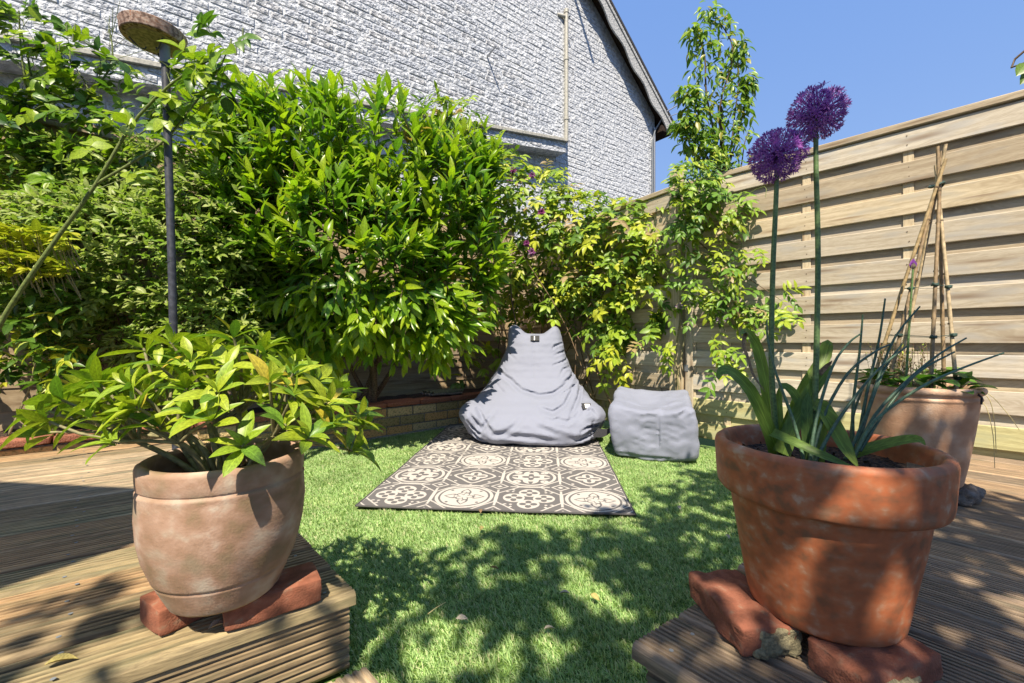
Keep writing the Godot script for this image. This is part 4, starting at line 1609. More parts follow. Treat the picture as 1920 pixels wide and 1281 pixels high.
func bird_bath() -> void:
	var d := 1.75
	var foot := W(-1.375, d, DECK)
	var top := at(309, 92, d)
	var b := thing("bird_bath", Transform3D(Basis(), foot), "shallow rusty dish on a tall dark metal pole", "bird bath")
	part("pole", tube_mesh([Vector3.ZERO, (top - foot) * 0.5 + Vector3(0.004, 0, 0), top - foot], 0.0145, 0.0145, 12), M.pole, b)
	var c := top - foot
	part("socket", tube_mesh([c + Vector3(0, -0.06, 0), c + Vector3(0, 0.012, 0)], 0.018, 0.018, 12), M.grey_pipe, b)
	var o := Transform3D(Basis(Vector3.BACK, -0.02), at(288, 78, d) - foot).scaled_local(Vector3(0.77, 0.80, 0.77))
	part("dish", lathe([Vector2(0, 0.008), Vector2(0.13, 0.008), Vector2(0.1345, 0.013), Vector2(0.138, 0.052), Vector2(0.1395, 0.056), Vector2(0.143, 0.056), Vector2(0.1445, 0.053), Vector2(0.1425, 0.049), Vector2(0.138, 0.006), Vector2(0.135, 0.001), Vector2(0.129, -0.001), Vector2(0.111, 0.0), Vector2(0.109, 0.002)], 56, 0.0015), M.rust, b, o)
	part("dish_base", lathe([Vector2(0.113, 0.003), Vector2(0.109, -0.004), Vector2(0.104, -0.005), Vector2(0.0, -0.006)], 48), M.dish_under, b, o)
	for k in 3:
		var a := 0.5 + TAU / 3 * k
		var p := Vector3(cos(a), 0, sin(a))
		part("hook", tube_mesh([o * (p * 0.10 + Vector3(0, -0.012, 0)), o * (p * 0.06 + Vector3(0, -0.05, 0)), o * (p * 0.035 + Vector3(0, -0.052, 0)), o * (p * 0.03 + Vector3(0, -0.038, 0))], 0.003, 0.003, 5), M.pole, b)
	for y in [0.32, 0.335, 1.38]:
		var q: Vector3 = (top - foot) * (1.0 - y * 0.36)
		var ring := []
		for k in 9:
			ring.append(q + Vector3(cos(TAU * k / 8) * 0.0165, sin(k * 1.7) * 0.003, sin(TAU * k / 8) * 0.0165))
		part("wire_tie", tube_mesh(ring, 0.0014, 0.0014, 4), M.wire, b)


# ---------------------------------------------------------------- plants

func leaf_mesh(len_: float, wid: float, foldup: float, droop: float, belly: float, n := 5) -> ArrayMesh:
	# base at the origin, along +x, upper side +y; belly < 1 puts the widest point nearer the base
	var m := MB.new()
	for i in n + 1:
		var t := float(i) / n
		var w := wid * 0.5 * pow(sin(PI * pow(t, belly)), 0.85) if i < n else 0.0
		if i == 0:
			w = wid * 0.05
		var x := len_ * t * (1.0 - 0.12 * absf(droop) * t)
		var y := -droop * len_ * t * t
		m.v.append(Vector3(x, y + foldup * w, -w))
		m.v.append(Vector3(x, y, 0))
		m.v.append(Vector3(x, y + foldup * w, w))
		m.uv.append_array([Vector2(t, 0), Vector2(t, 0.5), Vector2(t, 1)])
	for i in n:
		var a := i * 3
		for s in 2:
			var q := a + s
			m.face(q, q + 1, q + 4)
			if i < n - 1 or true:
				m.face(q, q + 4, q + 3)
	m.smooth()
	for i in m.n.size():
		if m.n[i].y < 0.0:
			m.n[i] = -m.n[i]
	# keep winding and normals on the same side
	var f := (m.v[4] - m.v[0]).cross(m.v[1] - m.v[0])
	if f.y > 0.0:
		pass
	var ok := true
	for i in range(0, m.ix.size(), 3):
		var g := (m.v[m.ix[i + 2]] - m.v[m.ix[i]]).cross(m.v[m.ix[i + 1]] - m.v[m.ix[i]])
		if g.length() > 1e-12 and g.y < 0.0:
			ok = false
	if not ok:
		for i in range(0, m.ix.size(), 3):
			var g := (m.v[m.ix[i + 2]] - m.v[m.ix[i]]).cross(m.v[m.ix[i + 1]] - m.v[m.ix[i]])
			if g.y < 0.0:
				var h := m.ix[i + 1]
				m.ix[i + 1] = m.ix[i + 2]
				m.ix[i + 2] = h
	return m.mesh()


func leaf_xf(o: Vector3, dir: Vector3, up: Vector3, size: float, roll := 0.0) -> Transform3D:
	var x := dir.normalized()
	var y := up - x * up.dot(x)
	if y.length() < 0.05:
		y = Vector3(0.3, 0.2, 0.9) - x * Vector3(0.3, 0.2, 0.9).dot(x)
	y = y.normalized().rotated(x, roll)
	return Transform3D(Basis(x, y, x.cross(y)).scaled_local(Vector3(size, size * rr(0.5, 1.8), size * rr(0.8, 1.2))), o)


func pick(weights: Array) -> int:
	var s := 0.0
	for w in weights:
		s += w
	var q := R.randf() * s
	for i in weights.size():
		q -= weights[i]
		if q <= 0.0:
			return i
	return weights.size() - 1


func put_leaves(parent: Node3D, items: Array, mesh: Mesh, tints: Array, rough: float, back: float, most := 300, called := "leaf") -> void:
	# items: [Transform3D in the world, tint]; the nearest in view become parts of their own, the rest one mass
	var inv := parent.transform.affine_inverse()
	var ranked := []
	for it in items:
		var p: Vector3 = it[0].origin
		var d := -p.z
		var score := 0.0
		if d > 0.1:
			var u := p.x / d
			var v := (p.y - EYE) / d
			if absf(u) < 1.19 and absf(v) < 0.79:
				score = it[0].basis.x.length() / p.distance_to(Vector3(0, EYE, 0))
		ranked.append([score, it])
	ranked.sort_custom(func(a, b): return a[0] > b[0])
	var mats := []
	for c in tints:
		mats.append(leaf_mat(c, rough, back))
	var n := mini(most, ranked.size())
	for i in n:
		var it: Array = ranked[i][1]
		part(called, mesh, mats[it[1]], parent, inv * it[0])
	if ranked.size() > n:
		var mm := MultiMesh.new()
		mm.transform_format = MultiMesh.TRANSFORM_3D
		mm.use_colors = true
		mm.mesh = mesh
		mm.instance_count = ranked.size() - n
		for i in range(n, ranked.size()):
			var it: Array = ranked[i][1]
			mm.set_instance_transform(i - n, inv * it[0])
			var c: Color = tints[it[1]]
			var k := rr(0.85, 1.15)
			mm.set_instance_color(i - n, Color(c.r * k, c.g * k, c.b * k))
		var o := MultiMeshInstance3D.new()
		o.name = "foliage"
		o.multimesh = mm
		o.material_override = leaf_mat(Color.WHITE, rough, back, true)
		o.set_meta("kind", "stuff")
		parent.add_child(o)


func sample_blobs(blobs: Array, n: int, inside := 0.2) -> Array:
	# blobs: [centre, radii]; returns [point, outward normal]
	var out := []
	var area := []
	for b in blobs:
		area.append(b[1].x * b[1].y + b[1].y * b[1].z + b[1].x * b[1].z)
	var guard := 0
	while out.size() < n and guard < n * 20:
		guard += 1
		var b: Array = blobs[pick(area)]
		var o := rdir()
		if o.z < -0.45:
			continue
		var p: Vector3 = b[0] + o * b[1] * (1.0 - inside * R.randf() * R.randf())
		var hidden := false
		for c in blobs:
			if c != b:
				var q: Vector3 = (p - c[0]) / c[1]
				if q.length() < 0.8:
					hidden = true
		if hidden and R.randf() < 0.85:
			continue
		out.append([p, (o / b[1]).normalized()])
	return out


func shoot(items: Array, stems: MB, o: Vector3, dir: Vector3, length: float, n: int, size: float, spread: float, tip_tint: int, tint: int, tip := 0.45, thick := 0.003, droop := 0.0, flat := 0.0) -> void:
	# a twig with leaves set round it in a spiral
	var d := dir.normalized()
	var a := d.cross(Vector3(0.31, 0.2, 0.93)).normalized()
	var b := d.cross(a)
	var phase := rr(0, TAU)
	var last := o
	var bend := Vector3(rr(-0.2, 0.2), -droop, rr(-0.2, 0.2)) * length
	var pts := [o]
	for i in n:
		var t := (i + 0.6) / n
		var p := o + d * length * t + bend * t * t
		pts.append(p)
		var th := phase + i * 2.4
		var out := a * cos(th) + b * sin(th)
		var s := spread * rr(0.75, 1.2) * (1.0 - 0.45 * t)
		var ld := d * cos(s) + out * sin(s)
		if flat > 0.0:
			ld.y *= 1.0 - flat
		var k := tip_tint if t > 1.0 - tip else tint
		items.append([leaf_xf(p, ld, d * 0.4 + TO_SUN * 1.1 - out * 0.15, size * rr(0.75, 1.12) * (1.0 - 0.25 * absf(t - 0.45)), rr(-0.35, 0.35)), k])
		last = p
	items.append([leaf_xf(last, d + Vector3(rr(-0.2, 0.2), 0.1, rr(-0.2, 0.2)), Vector3.UP + Vector3.BACK * 0.5, size * 0.8, rr(-0.5, 0.5)), tip_tint])
	tube(stems, [pts[0], pts[pts.size() / 2], pts[pts.size() - 1]], thick, thick * 0.5, 4, false)


func pinnate(items: Array, stems: MB, o: Vector3, dir: Vector3, up: Vector3, length: float, pairs: int, size: float, tint: int, sag := 0.3) -> void:
	var d := dir.normalized()
	var side := d.cross(up).normalized()
	var pts := [o]
	for i in pairs:
		var t := (i + 1.2) / (pairs + 0.6)
		var p := o + d * length * t + Vector3(0, -sag * length * t * t, 0)
		pts.append(p)
		for s in [-1.0, 1.0]:
			items.append([leaf_xf(p, side * s + d * rr(0.4, 0.8) + Vector3(0, rr(-0.45, 0.1), 0), up, size * rr(0.8, 1.1) * (1.0 - 0.2 * absf(t - 0.6)), rr(-0.4, 0.4)), tint])
	var e: Vector3 = pts[pts.size() - 1] + d * length * 0.1
	items.append([leaf_xf(e, d + Vector3(0, -sag, 0), up, size * 1.05, rr(-0.3, 0.3)), tint])
	pts.append(e)
	tube(stems, pts, 0.0013, 0.0008, 4, false)


func palmate(items: Array, o: Vector3, dir: Vector3, up: Vector3, n: int, size: float, tint: int) -> void:
	var d := dir.normalized()
	var side := d.cross(up).normalized()
	for i in n:
		var a := (float(i) / (n - 1) - 0.5) * 2.9
		items.append([leaf_xf(o, d * cos(a) + side * sin(a) + Vector3(0, rr(-0.25, 0.1), 0), up, size * rr(0.85, 1.1) * (1.0 - 0.16 * absf(a)), rr(-0.3, 0.3)), tint])


func plants() -> void:
	laurel()
	rose()
	small_leaf_shrub()
	yellow_shrub()
	vine()
	wisteria()
	potted_shrub()
	alliums()
	cane_pot()
	young_tree()


func laurel() -> void:
	var root := at(690, 728, 3.45)
	root.y = 0.22
	var t := thing("laurel_shrub", Transform3D(Basis(), root), "tall glossy laurel shrub with long bright leaves filling the middle of the planter", "shrub")
	var inv := t.transform.affine_inverse()
	var blobs := [
		[at(470, 290, 2.8), Vector3(0.30, 0.34, 0.30)], [at(570, 300, 2.9), Vector3(0.42, 0.40, 0.36)], [at(700, 310, 3.0), Vector3(0.46, 0.42, 0.38)], [at(800, 390, 3.15), Vector3(0.44, 0.46, 0.38)],
		[at(540, 430, 2.8), Vector3(0.46, 0.44, 0.36)], [at(660, 470, 2.75), Vector3(0.46, 0.42, 0.38)], [at(725, 535, 2.85), Vector3(0.48, 0.28, 0.34)], [at(855, 490, 3.3), Vector3(0.34, 0.44, 0.30)],
		[at(815, 590, 3.1), Vector3(0.26, 0.22, 0.26)], [at(570, 572, 2.9), Vector3(0.40, 0.26, 0.3)], [at(610, 592, 2.95), Vector3(0.30, 0.16, 0.22)], [at(760, 598, 3.0), Vector3(0.28, 0.16, 0.20)], [at(880, 330, 3.3), Vector3(0.20, 0.28, 0.2)], [at(480, 500, 2.85), Vector3(0.30, 0.34, 0.28)],
	]
	var items := []
	var twigs := MB.new()
	for s in sample_blobs(blobs, 900, 0.5):
		var p: Vector3 = s[0]
		var o: Vector3 = s[1]
		var low := p.y < 1.15
		var dir := (o * 0.75 + Vector3(0, -0.25 if low else 0.75, 0.25) + rdir() * 0.30).normalized()
		var fresh := R.randf() < 0.7
		var tip := pick([0.5, 0.35, 0.15]) if fresh else pick([0.0, 0.25, 0.6, 0.15])
		var old := pick([0.05, 0.25, 0.4, 0.2, 0.1, 0.015])
		var l := rr(0.14, 0.26)
		if R.randf() < 0.16 and not low:
			l = rr(0.26, 0.40)
		shoot(items, twigs, p - dir * l * 0.5, dir, l, 6 + R.randi() % 4, rr(0.72, 1.15), rr(0.75, 1.15), tip, old, rr(0.3, 0.65), 0.0035, 0.45 if low else 0.0)
	for s in 1500:   # older leaves deep inside
		var b: Array = blobs[R.randi() % blobs.size()]
		var p: Vector3 = b[0] + rdir() * b[1] * rr(0.2, 0.85)
		items.append([leaf_xf(p, rdir() + Vector3(0, -0.4, 0.5), Vector3.UP + rdir() * 0.5, rr(0.9, 1.2)), R.randi() % 5])
	var tints := [Color(0.52, 0.70, 0.035), Color(0.41, 0.63, 0.035), Color(0.28, 0.51, 0.04), Color(0.18, 0.38, 0.045), Color(0.12, 0.29, 0.04), Color(0.60, 0.42, 0.08)]
	put_leaves(t, items, leaf_mesh(0.150, 0.044, 0.35, 0.22, 0.85, 6), tints, 0.28, 1.0)
	for k in 5:
		var b: Array = blobs[[0, 2, 3, 5, 7][k]]
		var e: Vector3 = inv * b[0]
		var st := Vector3(rr(-0.10, 0.10), 0, rr(-0.06, 0.06))
		part("trunk", tube_mesh(curve([st, st + Vector3(e.x * 0.25, 0.28, e.z * 0.15 - 0.02), e * 0.62 + Vector3(0, 0.05, 0), e + Vector3(0, 0.15, 0)], 9), rr(0.022, 0.034), 0.007, 8), M.bark, t)
	var tw := MB.new()
	tw.append(twigs, inv)
	for i in 40:
		var b: Array = blobs[R.randi() % blobs.size()]
		var p: Vector3 = b[0] + rdir() * b[1] * 0.7
		var q: Vector3 = b[0] + rdir() * b[1] * 0.25 + Vector3(0, -0.2, -0.1)
		tube(tw, [inv * q, inv * ((p + q) * 0.5 + rdir() * 0.05), inv * p], 0.007, 0.003, 5, false)
	part("twigs", tw.mesh(), M.brown_stem, t).set_meta("kind", "stuff")


func rose() -> void:
	var root := at(95, 800, 2.35)
	root.y = 0.22
	var t := thing("climbing_rose", Transform3D(Basis(), root), "tall arching rose with thick green stems and loose leaves at upper left", "rose")
	var inv := t.transform.affine_inverse()
	var items := []
	var stalks := MB.new()
	var worldly := MB.new()
	var lines := [
		[at(95, 770, 2.5), at(130, 520, 2.55), at(85, 320, 2.55), at(45, 140, 2.55), at(35, 20, 2.5)],
		[at(110, 770, 2.5), at(140, 480, 2.55), at(120, 260, 2.5), at(205, 130, 2.5), at(205, 55, 2.5)],
		[at(85, 770, 2.45), at(40, 540, 2.5), at(20, 330, 2.5), at(60, 180, 2.5), at(40, 60, 2.45)],
		[at(-60, 720, 1.75), at(10, 590, 1.75), at(90, 470, 1.75), at(180, 345, 1.75), at(250, 230, 1.75), at(330, 150, 1.72), at(395, 112, 1.7)],
		[at(180, 345, 1.75), at(300, 270, 1.78), at(360, 200, 1.78), at(410, 130, 1.76), at(432, 80, 1.76)],
		[at(115, 600, 2.5), at(160, 400, 2.5), at(250, 260, 2.45), at(330, 240, 2.4), at(420, 250, 2.4)],
		[at(100, 650, 2.5), at(60, 380, 2.45), at(10, 230, 2.4), at(-20, 120, 2.4)],
		[at(140, 480, 2.55), at(190, 300, 2.55), at(170, 180, 2.5), at(130, 110, 2.5)],
	]
	var widths := [0.011, 0.010, 0.012, 0.0105, 0.006, 0.006, 0.009, 0.006]
	for k in lines.size():
		var c := curve(lines[k], 16)
		var loc := []
		for p in c:
			loc.append(inv * p)
		part("stem", tube_mesh(loc, widths[k], widths[k] * 0.35, 7), M.green_stem, t)
		for i in range(4 if k != 3 else 7, c.size()):
			var reps := 3 if i % 2 == 0 or k < 3 else 2
			if k == 4 or k == 3:
				reps = 1
			for j in reps:
				var o: Vector3 = c[i] + rdir() * 0.02
				var dir := (rdir() + Vector3(0, 0.5, 0.35)).normalized()
				var l := rr(0.06, 0.22) if k != 4 else rr(0.05, 0.12)
				var e := o + dir * l
				tube(stalks, [inv * o, inv * e], 0.0018, 0.0012, 4, false)
				for q in 2:
					var f := lerpf(0.6, 1.0, q)
					var where: Vector3 = o + dir * l * f
					var du: float = 960.0 + where.x / -where.z * 800.0
					var dv: float = 640.5 - (where.y - EYE) / -where.z * 800.0
					if du > 190 and du < 385 and dv < 115:
						continue
					pinnate(items, worldly, o + dir * l * f, (dir + rdir() * 0.9 + Vector3(0, 0.2, 0.2)).normalized(), (TO_SUN + rdir() * 0.5).normalized(), rr(0.06, 0.09), 2, rr(0.8, 1.2), pick([0.30, 0.35, 0.25, 0.10]), rr(0.1, 0.5))
	stalks.append(worldly, inv)
	part("leaf_stalks", stalks.mesh(), M.green_stem, t).set_meta("kind", "stuff")
	var tints := [Color(0.45, 0.62, 0.04), Color(0.30, 0.50, 0.04), Color(0.16, 0.32, 0.04), Color(0.09, 0.20, 0.06)]
	put_leaves(t, items, leaf_mesh(0.068, 0.041, 0.25, 0.2, 0.8, 6), tints, 0.36, 0.8)
	# flower buds
	for p in [at(138, 58, 2.1), at(118, 98, 2.1), at(452, 68, 1.75), at(445, 88, 1.75)]:
		for i in 4:
			var q: Vector3 = p + rdir() * 0.025
			part("bud", tube_mesh([inv * (q - Vector3(0, 0.022, 0)), inv * (q - Vector3(0, 0.008, 0)), inv * q, inv * (q + Vector3(0, 0.012, 0))], 0.0035, 0.0025, 6), M.green_stem, t)


func small_leaf_shrub() -> void:
	var root := at(290, 790, 2.62)
	root.y = 0.22
	var t := thing("honeysuckle_shrub", Transform3D(Basis(), root), "spreading shrub with many small pale green leaves behind the metal pole", "shrub")
	var inv := t.transform.affine_inverse()
	var blobs := [
		[at(180, 440, 2.4), Vector3(0.42, 0.24, 0.3)], [at(300, 480, 2.5), Vector3(0.5, 0.34, 0.3)], [at(400, 420, 2.6), Vector3(0.36, 0.36, 0.3)], [at(400, 580, 2.6), Vector3(0.36, 0.30, 0.28)],
		[at(270, 590, 2.55), Vector3(0.36, 0.24, 0.25)], [at(160, 540, 2.35), Vector3(0.26, 0.15, 0.2)], [at(300, 330, 2.65), Vector3(0.45, 0.2, 0.2)], [at(130, 340, 2.6), Vector3(0.45, 0.25, 0.2)], [at(80, 560, 2.5), Vector3(0.3, 0.2, 0.15)], [at(200, 640, 2.6), Vector3(0.35, 0.14, 0.15)], [at(500, 420, 2.95), Vector3(0.3, 0.35, 0.2)], [at(460, 520, 2.75), Vector3(0.3, 0.4, 0.25)], [at(200, 370, 2.65), Vector3(0.3, 0.25, 0.2)],
	]
	var items := []
	var twigs := MB.new()
	for s in sample_blobs(blobs, 1500, 0.5):
		var p: Vector3 = s[0]
		var o: Vector3 = s[1]
		var dir := (o * 0.6 + Vector3(rr(-0.6, 0.3), 0.15, 0.45) + rdir() * 0.45).normalized()
		var l := rr(0.10, 0.2)
		shoot(items, twigs, p - dir * l * 0.5, dir, l, 8 + R.randi() % 4, rr(0.7, 1.2), rr(0.9, 1.3), pick([0.4, 0.4, 0.2]), pick([0.1, 0.3, 0.35, 0.25]), 0.5, 0.0016, 0.2, 0.35)
	for s in 1100:
		var b: Array = blobs[R.randi() % blobs.size()]
		var p: Vector3 = b[0] + rdir() * b[1] * rr(0.2, 0.85) + Vector3(0, 0, -0.1)
		items.append([leaf_xf(p, rdir() + Vector3(0, -0.2, 0.4), Vector3.UP + rdir() * 0.5, rr(1.0, 1.6)), R.randi() % 4])
	var tints := [Color(0.60, 0.70, 0.24), Color(0.48, 0.63, 0.13), Color(0.34, 0.53, 0.08), Color(0.20, 0.36, 0.05)]
	put_leaves(t, items, leaf_mesh(0.062, 0.024, 0.3, 0.2, 0.85, 4), tints, 0.45, 0.9)
	var tw := MB.new()
	tw.append(twigs, inv)
	for i in 26:
		var b: Array = blobs[i % blobs.size()]
		var e: Vector3 = inv * (b[0] + rdir() * b[1] * 0.7)
		var st := Vector3(rr(-0.25, 0.25), 0, rr(-0.1, 0.1))
		tube(tw, curve([st, e * 0.5 + Vector3(0, 0.1, -0.05) + rdir() * 0.05, e], 6), 0.0055, 0.002, 5, false)
	part("twigs", tw.mesh(), M.brown_stem, t).set_meta("kind", "stuff")


func yellow_shrub() -> void:
	var root := at(10, 840, 2.15)
	root.y = 0.22
	var t := thing("golden_shrub", Transform3D(Basis(), root), "golden yellow leaved shrub at the left edge of the planter", "shrub")
	var inv := t.transform.affine_inverse()
	var items := []
	var stalks := MB.new()
	for i in 120:
		var o := at(rr(-70, 125), rr(410, 505) + rr(0, 20), rr(1.9, 2.2))
		var n := 5
		var d := Vector3(rr(-0.6, 0.8), rr(-0.1, 0.5), rr(0.1, 0.8))
		palmate(items, o, d, (Vector3.UP + rdir() * 0.3).normalized(), n, rr(0.8, 1.25), pick([0.6, 0.4]))
		tube(stalks, [inv * o, inv * (o + Vector3(rr(-0.05, 0.02), -0.12, -0.06))], 0.002, 0.003, 4, false)
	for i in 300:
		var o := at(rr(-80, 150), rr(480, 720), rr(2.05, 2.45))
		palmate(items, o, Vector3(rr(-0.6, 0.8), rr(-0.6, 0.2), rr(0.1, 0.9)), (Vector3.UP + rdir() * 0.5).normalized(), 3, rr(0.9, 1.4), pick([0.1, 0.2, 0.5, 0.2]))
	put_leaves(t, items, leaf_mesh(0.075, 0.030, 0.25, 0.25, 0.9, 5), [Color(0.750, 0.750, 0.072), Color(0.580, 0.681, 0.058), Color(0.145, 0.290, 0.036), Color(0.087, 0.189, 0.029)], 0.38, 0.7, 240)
	for i in 4:
		tube(stalks, curve([Vector3(rr(-0.1, 0.1), 0, rr(-0.05, 0.05)), Vector3(rr(-0.2, 0.2), 0.45, rr(-0.05, 0.1)), inv * at(rr(-60, 100), rr(450, 520), 2.1)], 6), 0.006, 0.003, 5, false)
	part("twigs", stalks.mesh(), M.pale_stem, t).set_meta("kind", "stuff")


func clematis_bloom(p: Vector3, tint: int, parent: Node3D, size := 1.0) -> void:
	var inv := parent.transform.affine_inverse()
	var fl := Node3D.new()
	fl.name = numbered("flower", parent)
	parent.add_child(fl)
	fl.position = inv * p
	var mesh: Mesh = M.petal
	for ring in 3:
		for k in 7:
			var a := TAU * k / 7 + ring * 0.4 + rr(-0.15, 0.15)
			var out := Vector3(cos(a), sin(a), 0)
			var dir := out * (1.0 - 0.28 * ring) + Vector3(0, 0, 0.35 + 0.4 * ring)
			part("petal", mesh, M.clematis[tint if R.randf() < 0.75 else (tint + 1) % 3], fl, leaf_xf(Vector3(0, 0, 0.004 * ring), dir, Vector3(0, 0, 1) - out * 0.3, size * rr(0.85, 1.1) * (1.0 - 0.15 * ring), rr(-0.3, 0.3)))


func vine() -> void:
	M.petal = leaf_mesh(0.034, 0.019, 0.3, 0.25, 0.9, 4)
	var ff := fence_frame(1)
	var root := ff * Vector3(0.7, 0.0, 0.12)
	root.y = 0.02
	var t := thing("climbing_vine", Transform3D(Basis(), root), "yellow green climber with purple flowers smothering the far fence corner", "climber")
	var inv := t.transform.affine_inverse()
	var items := []
	var stalks := MB.new()
	# foliage hangs in front of and over the top of the far panel and the fence corner
	var blobs := [
		[at(905, 335, 3.7), Vector3(0.32, 0.28, 0.25)], [at(985, 380, 4.0), Vector3(0.46, 0.30, 0.30)], [at(1080, 425, 3.9), Vector3(0.46, 0.30, 0.30)], [at(1165, 440, 3.5), Vector3(0.34, 0.27, 0.24)],
		[at(960, 470, 4.1), Vector3(0.36, 0.32, 0.26)], [at(1060, 500, 4.0), Vector3(0.40, 0.29, 0.25)], [at(1140, 535, 3.55), Vector3(0.28, 0.29, 0.2)], [at(1215, 480, 3.35), Vector3(0.16, 0.24, 0.15)],
		[at(1065, 565, 4.0), Vector3(0.18, 0.16, 0.15)], [at(1145, 635, 3.55), Vector3(0.12, 0.22, 0.12)], [at(890, 260, 3.6), Vector3(0.10, 0.12, 0.1)], [at(840, 225, 3.5), Vector3(0.22, 0.14, 0.15)], [at(1235, 600, 3.25), Vector3(0.08, 0.10, 0.08)], [at(960, 560, 4.4), Vector3(0.3, 0.2, 0.2)],
	]
	for s in sample_blobs(blobs, 1300, 0.6):
		var p: Vector3 = s[0]
		var o: Vector3 = s[1]
		var dir := (o * 0.7 + Vector3(rr(-0.4, 0.4), -0.15, 0.4) + rdir() * 0.4).normalized()
		var up := (TO_SUN + o * 0.5 + rdir() * 0.4).normalized()
		if R.randf() < 0.55:
			palmate(items, p, dir, up, 5, rr(0.75, 1.15), pick([0.3, 0.3, 0.25, 0.12, 0.03]))
		else:
			var local := MB.new()
			pinnate(items, local, p, dir, up, rr(0.12, 0.2), 3, rr(0.7, 1.05), pick([0.3, 0.3, 0.25, 0.12, 0.03]), rr(0.2, 0.7))
			stalks.append(local, inv)
	for s in 900:
		var b: Array = blobs[R.randi() % blobs.size()]
		var p: Vector3 = b[0] + rdir() * b[1] * rr(0.3, 0.85) + Vector3(0, 0, -0.06)
		items.append([leaf_xf(p, rdir() + Vector3(0, -0.5, 0.4), Vector3.UP + rdir() * 0.5, rr(0.9, 1.3)), R.randi() % 4])
	# shaded low growth in the hollow behind the chair
	for i in 70:
		var p := at(rr(850, 1050), rr(560, 720), rr(4.0, 4.5))
		if p.y < 0.3:
			continue
		palmate(items, p, rdir() + Vector3(0, -0.3, 0.7), (Vector3.UP + rdir() * 0.5).normalized(), 5, rr(1.0, 1.5), R.randi() % 4)
	put_leaves(t, items, leaf_mesh(0.084, 0.036, 0.3, 0.28, 0.85, 5), [Color(0.66, 0.72, 0.06), Color(0.46, 0.64, 0.055), Color(0.29, 0.48, 0.05), Color(0.16, 0.31, 0.04), Color(0.62, 0.46, 0.25)], 0.42, 0.7)
	for i in 16:
		var x := rr(0.2, 1.9)
		var e: Vector3 = blobs[R.randi() % 8][0]
		var o := ff * Vector3(x, 0.2, rr(0.05, 0.5))
		part("stem", tube_mesh(curve([inv * o, inv * (o.lerp(e, 0.4) + rdir() * 0.12), inv * (o.lerp(e, 0.75) + rdir() * 0.1), inv * e], 10), rr(0.004, 0.008), 0.003, 5), M.brown_stem if i % 3 else M.dry, t)
	part("tendrils", stalks.mesh(), M.green_stem, t).set_meta("kind", "stuff")
	clematis_bloom(at(962, 320, 3.40), 0, t)
	clematis_bloom(at(955, 338, 3.40), 2, t, 0.9)
	clematis_bloom(at(998, 330, 3.52), 1, t, 1.1)
	clematis_bloom(at(1015, 399, 3.50), 0, t, 1.15)
	clematis_bloom(at(987, 457, 3.58), 0, t, 1.05)
	clematis_bloom(at(997, 473, 3.56), 1, t, 1.15)


func wisteria() -> void:
	var fr := fence_frame(0)
	var root := fr * Vector3(0.02, 0, 0.09)
	var t := thing("wisteria", Transform3D(Basis(), root), "wisteria with feathery bright leaves trained round the tall fence post", "climber")
	var inv := t.transform.affine_inverse()
	var items := []
	var stalks := MB.new()
	var spots := []
	for i in 110:
		spots.append(at(rr(1262, 1345), rr(305, 420), rr(2.85, 3.1)))
	for i in 16:
		spots.append(at(rr(1340, 1400), rr(340, 420), rr(2.75, 2.9)))
	for i in 26:
		spots.append(at(rr(1225, 1300), rr(400, 560), rr(2.95, 3.1)))
	for i in 80:
		var u := rr(1290, 1425)
		spots.append(at(u, rr(450, 590) + maxf(0.0, (u - 1380.0) * 0.3), 3.05 - (u - 1290.0) * 0.0021 + rr(-0.08, 0.0)))
	for i in 10:
		spots.append(at(rr(1330, 1375), rr(600, 690), rr(2.75, 2.85)))
	for i in 8:
		spots.append(at(rr(1440, 1475), rr(540, 590), 2.6))
	for i in 9:
		spots.append(at(rr(1200, 1262), rr(480, 660), rr(3.05, 3.2)))
	for p in spots:
		var dir := Vector3(rr(-0.7, 0.7), rr(-0.5, 0.3), rr(0.0, 0.6))
		var local := MB.new()
		pinnate(items, local, p, dir, (TO_SUN + rdir() * 0.4).normalized(), rr(0.10, 0.17), 3 + R.randi() % 2, rr(0.75, 1.15), pick([0.35, 0.3, 0.25, 0.1, 0.04]), rr(0.3, 0.8))
		stalks.append(local, inv)
	put_leaves(t, items, leaf_mesh(0.060, 0.025, 0.25, 0.25, 0.85, 5), [Color(0.522, 0.652, 0.051), Color(0.362, 0.566, 0.058), Color(0.217, 0.420, 0.058), Color(0.116, 0.246, 0.043), Color(0.638, 0.478, 0.232)], 0.42, 0.7)
	for k in 2:
		var pts := []
		for i in 14:
			var y := 0.0 + 1.8 * i / 13.0
			var a := i * 0.75 + k * 1.7
			pts.append(Vector3(cos(a) * 0.035 + 0.02, y, sin(a) * 0.03 + 0.015))
		part("trunk", tube_mesh(pts, 0.007, 0.004, 6), M.pale_stem, t)
	part("trunk", tube_mesh(curve([inv * at(1275, 420, 3.05), inv * at(1340, 480, 2.98), inv * at(1400, 520, 2.85), inv * at(1460, 560, 2.65)], 10), 0.005, 0.002, 5), M.brown_stem, t)
	part("trunk", tube_mesh(curve([inv * at(1290, 390, 3.0), inv * at(1360, 385, 2.9), inv * at(1430, 350, 2.7), inv * at(1435, 370, 2.65)], 10), 0.004, 0.0015, 5), M.green_stem, t)
	part("tendrils", stalks.mesh(), M.green_stem, t).set_meta("kind", "stuff")
	for c in [at(1352, 600, 2.78), at(1155, 415, 3.3), at(1275, 575, 3.0)]:
		for i in 14:
			var q: Vector3 = c + rdir() * Vector3(0.035, 0.022, 0.02)
			part("blossom", M.petal, M.clematis[2], t, inv * leaf_xf(q, rdir(), Vector3.BACK, 0.5))


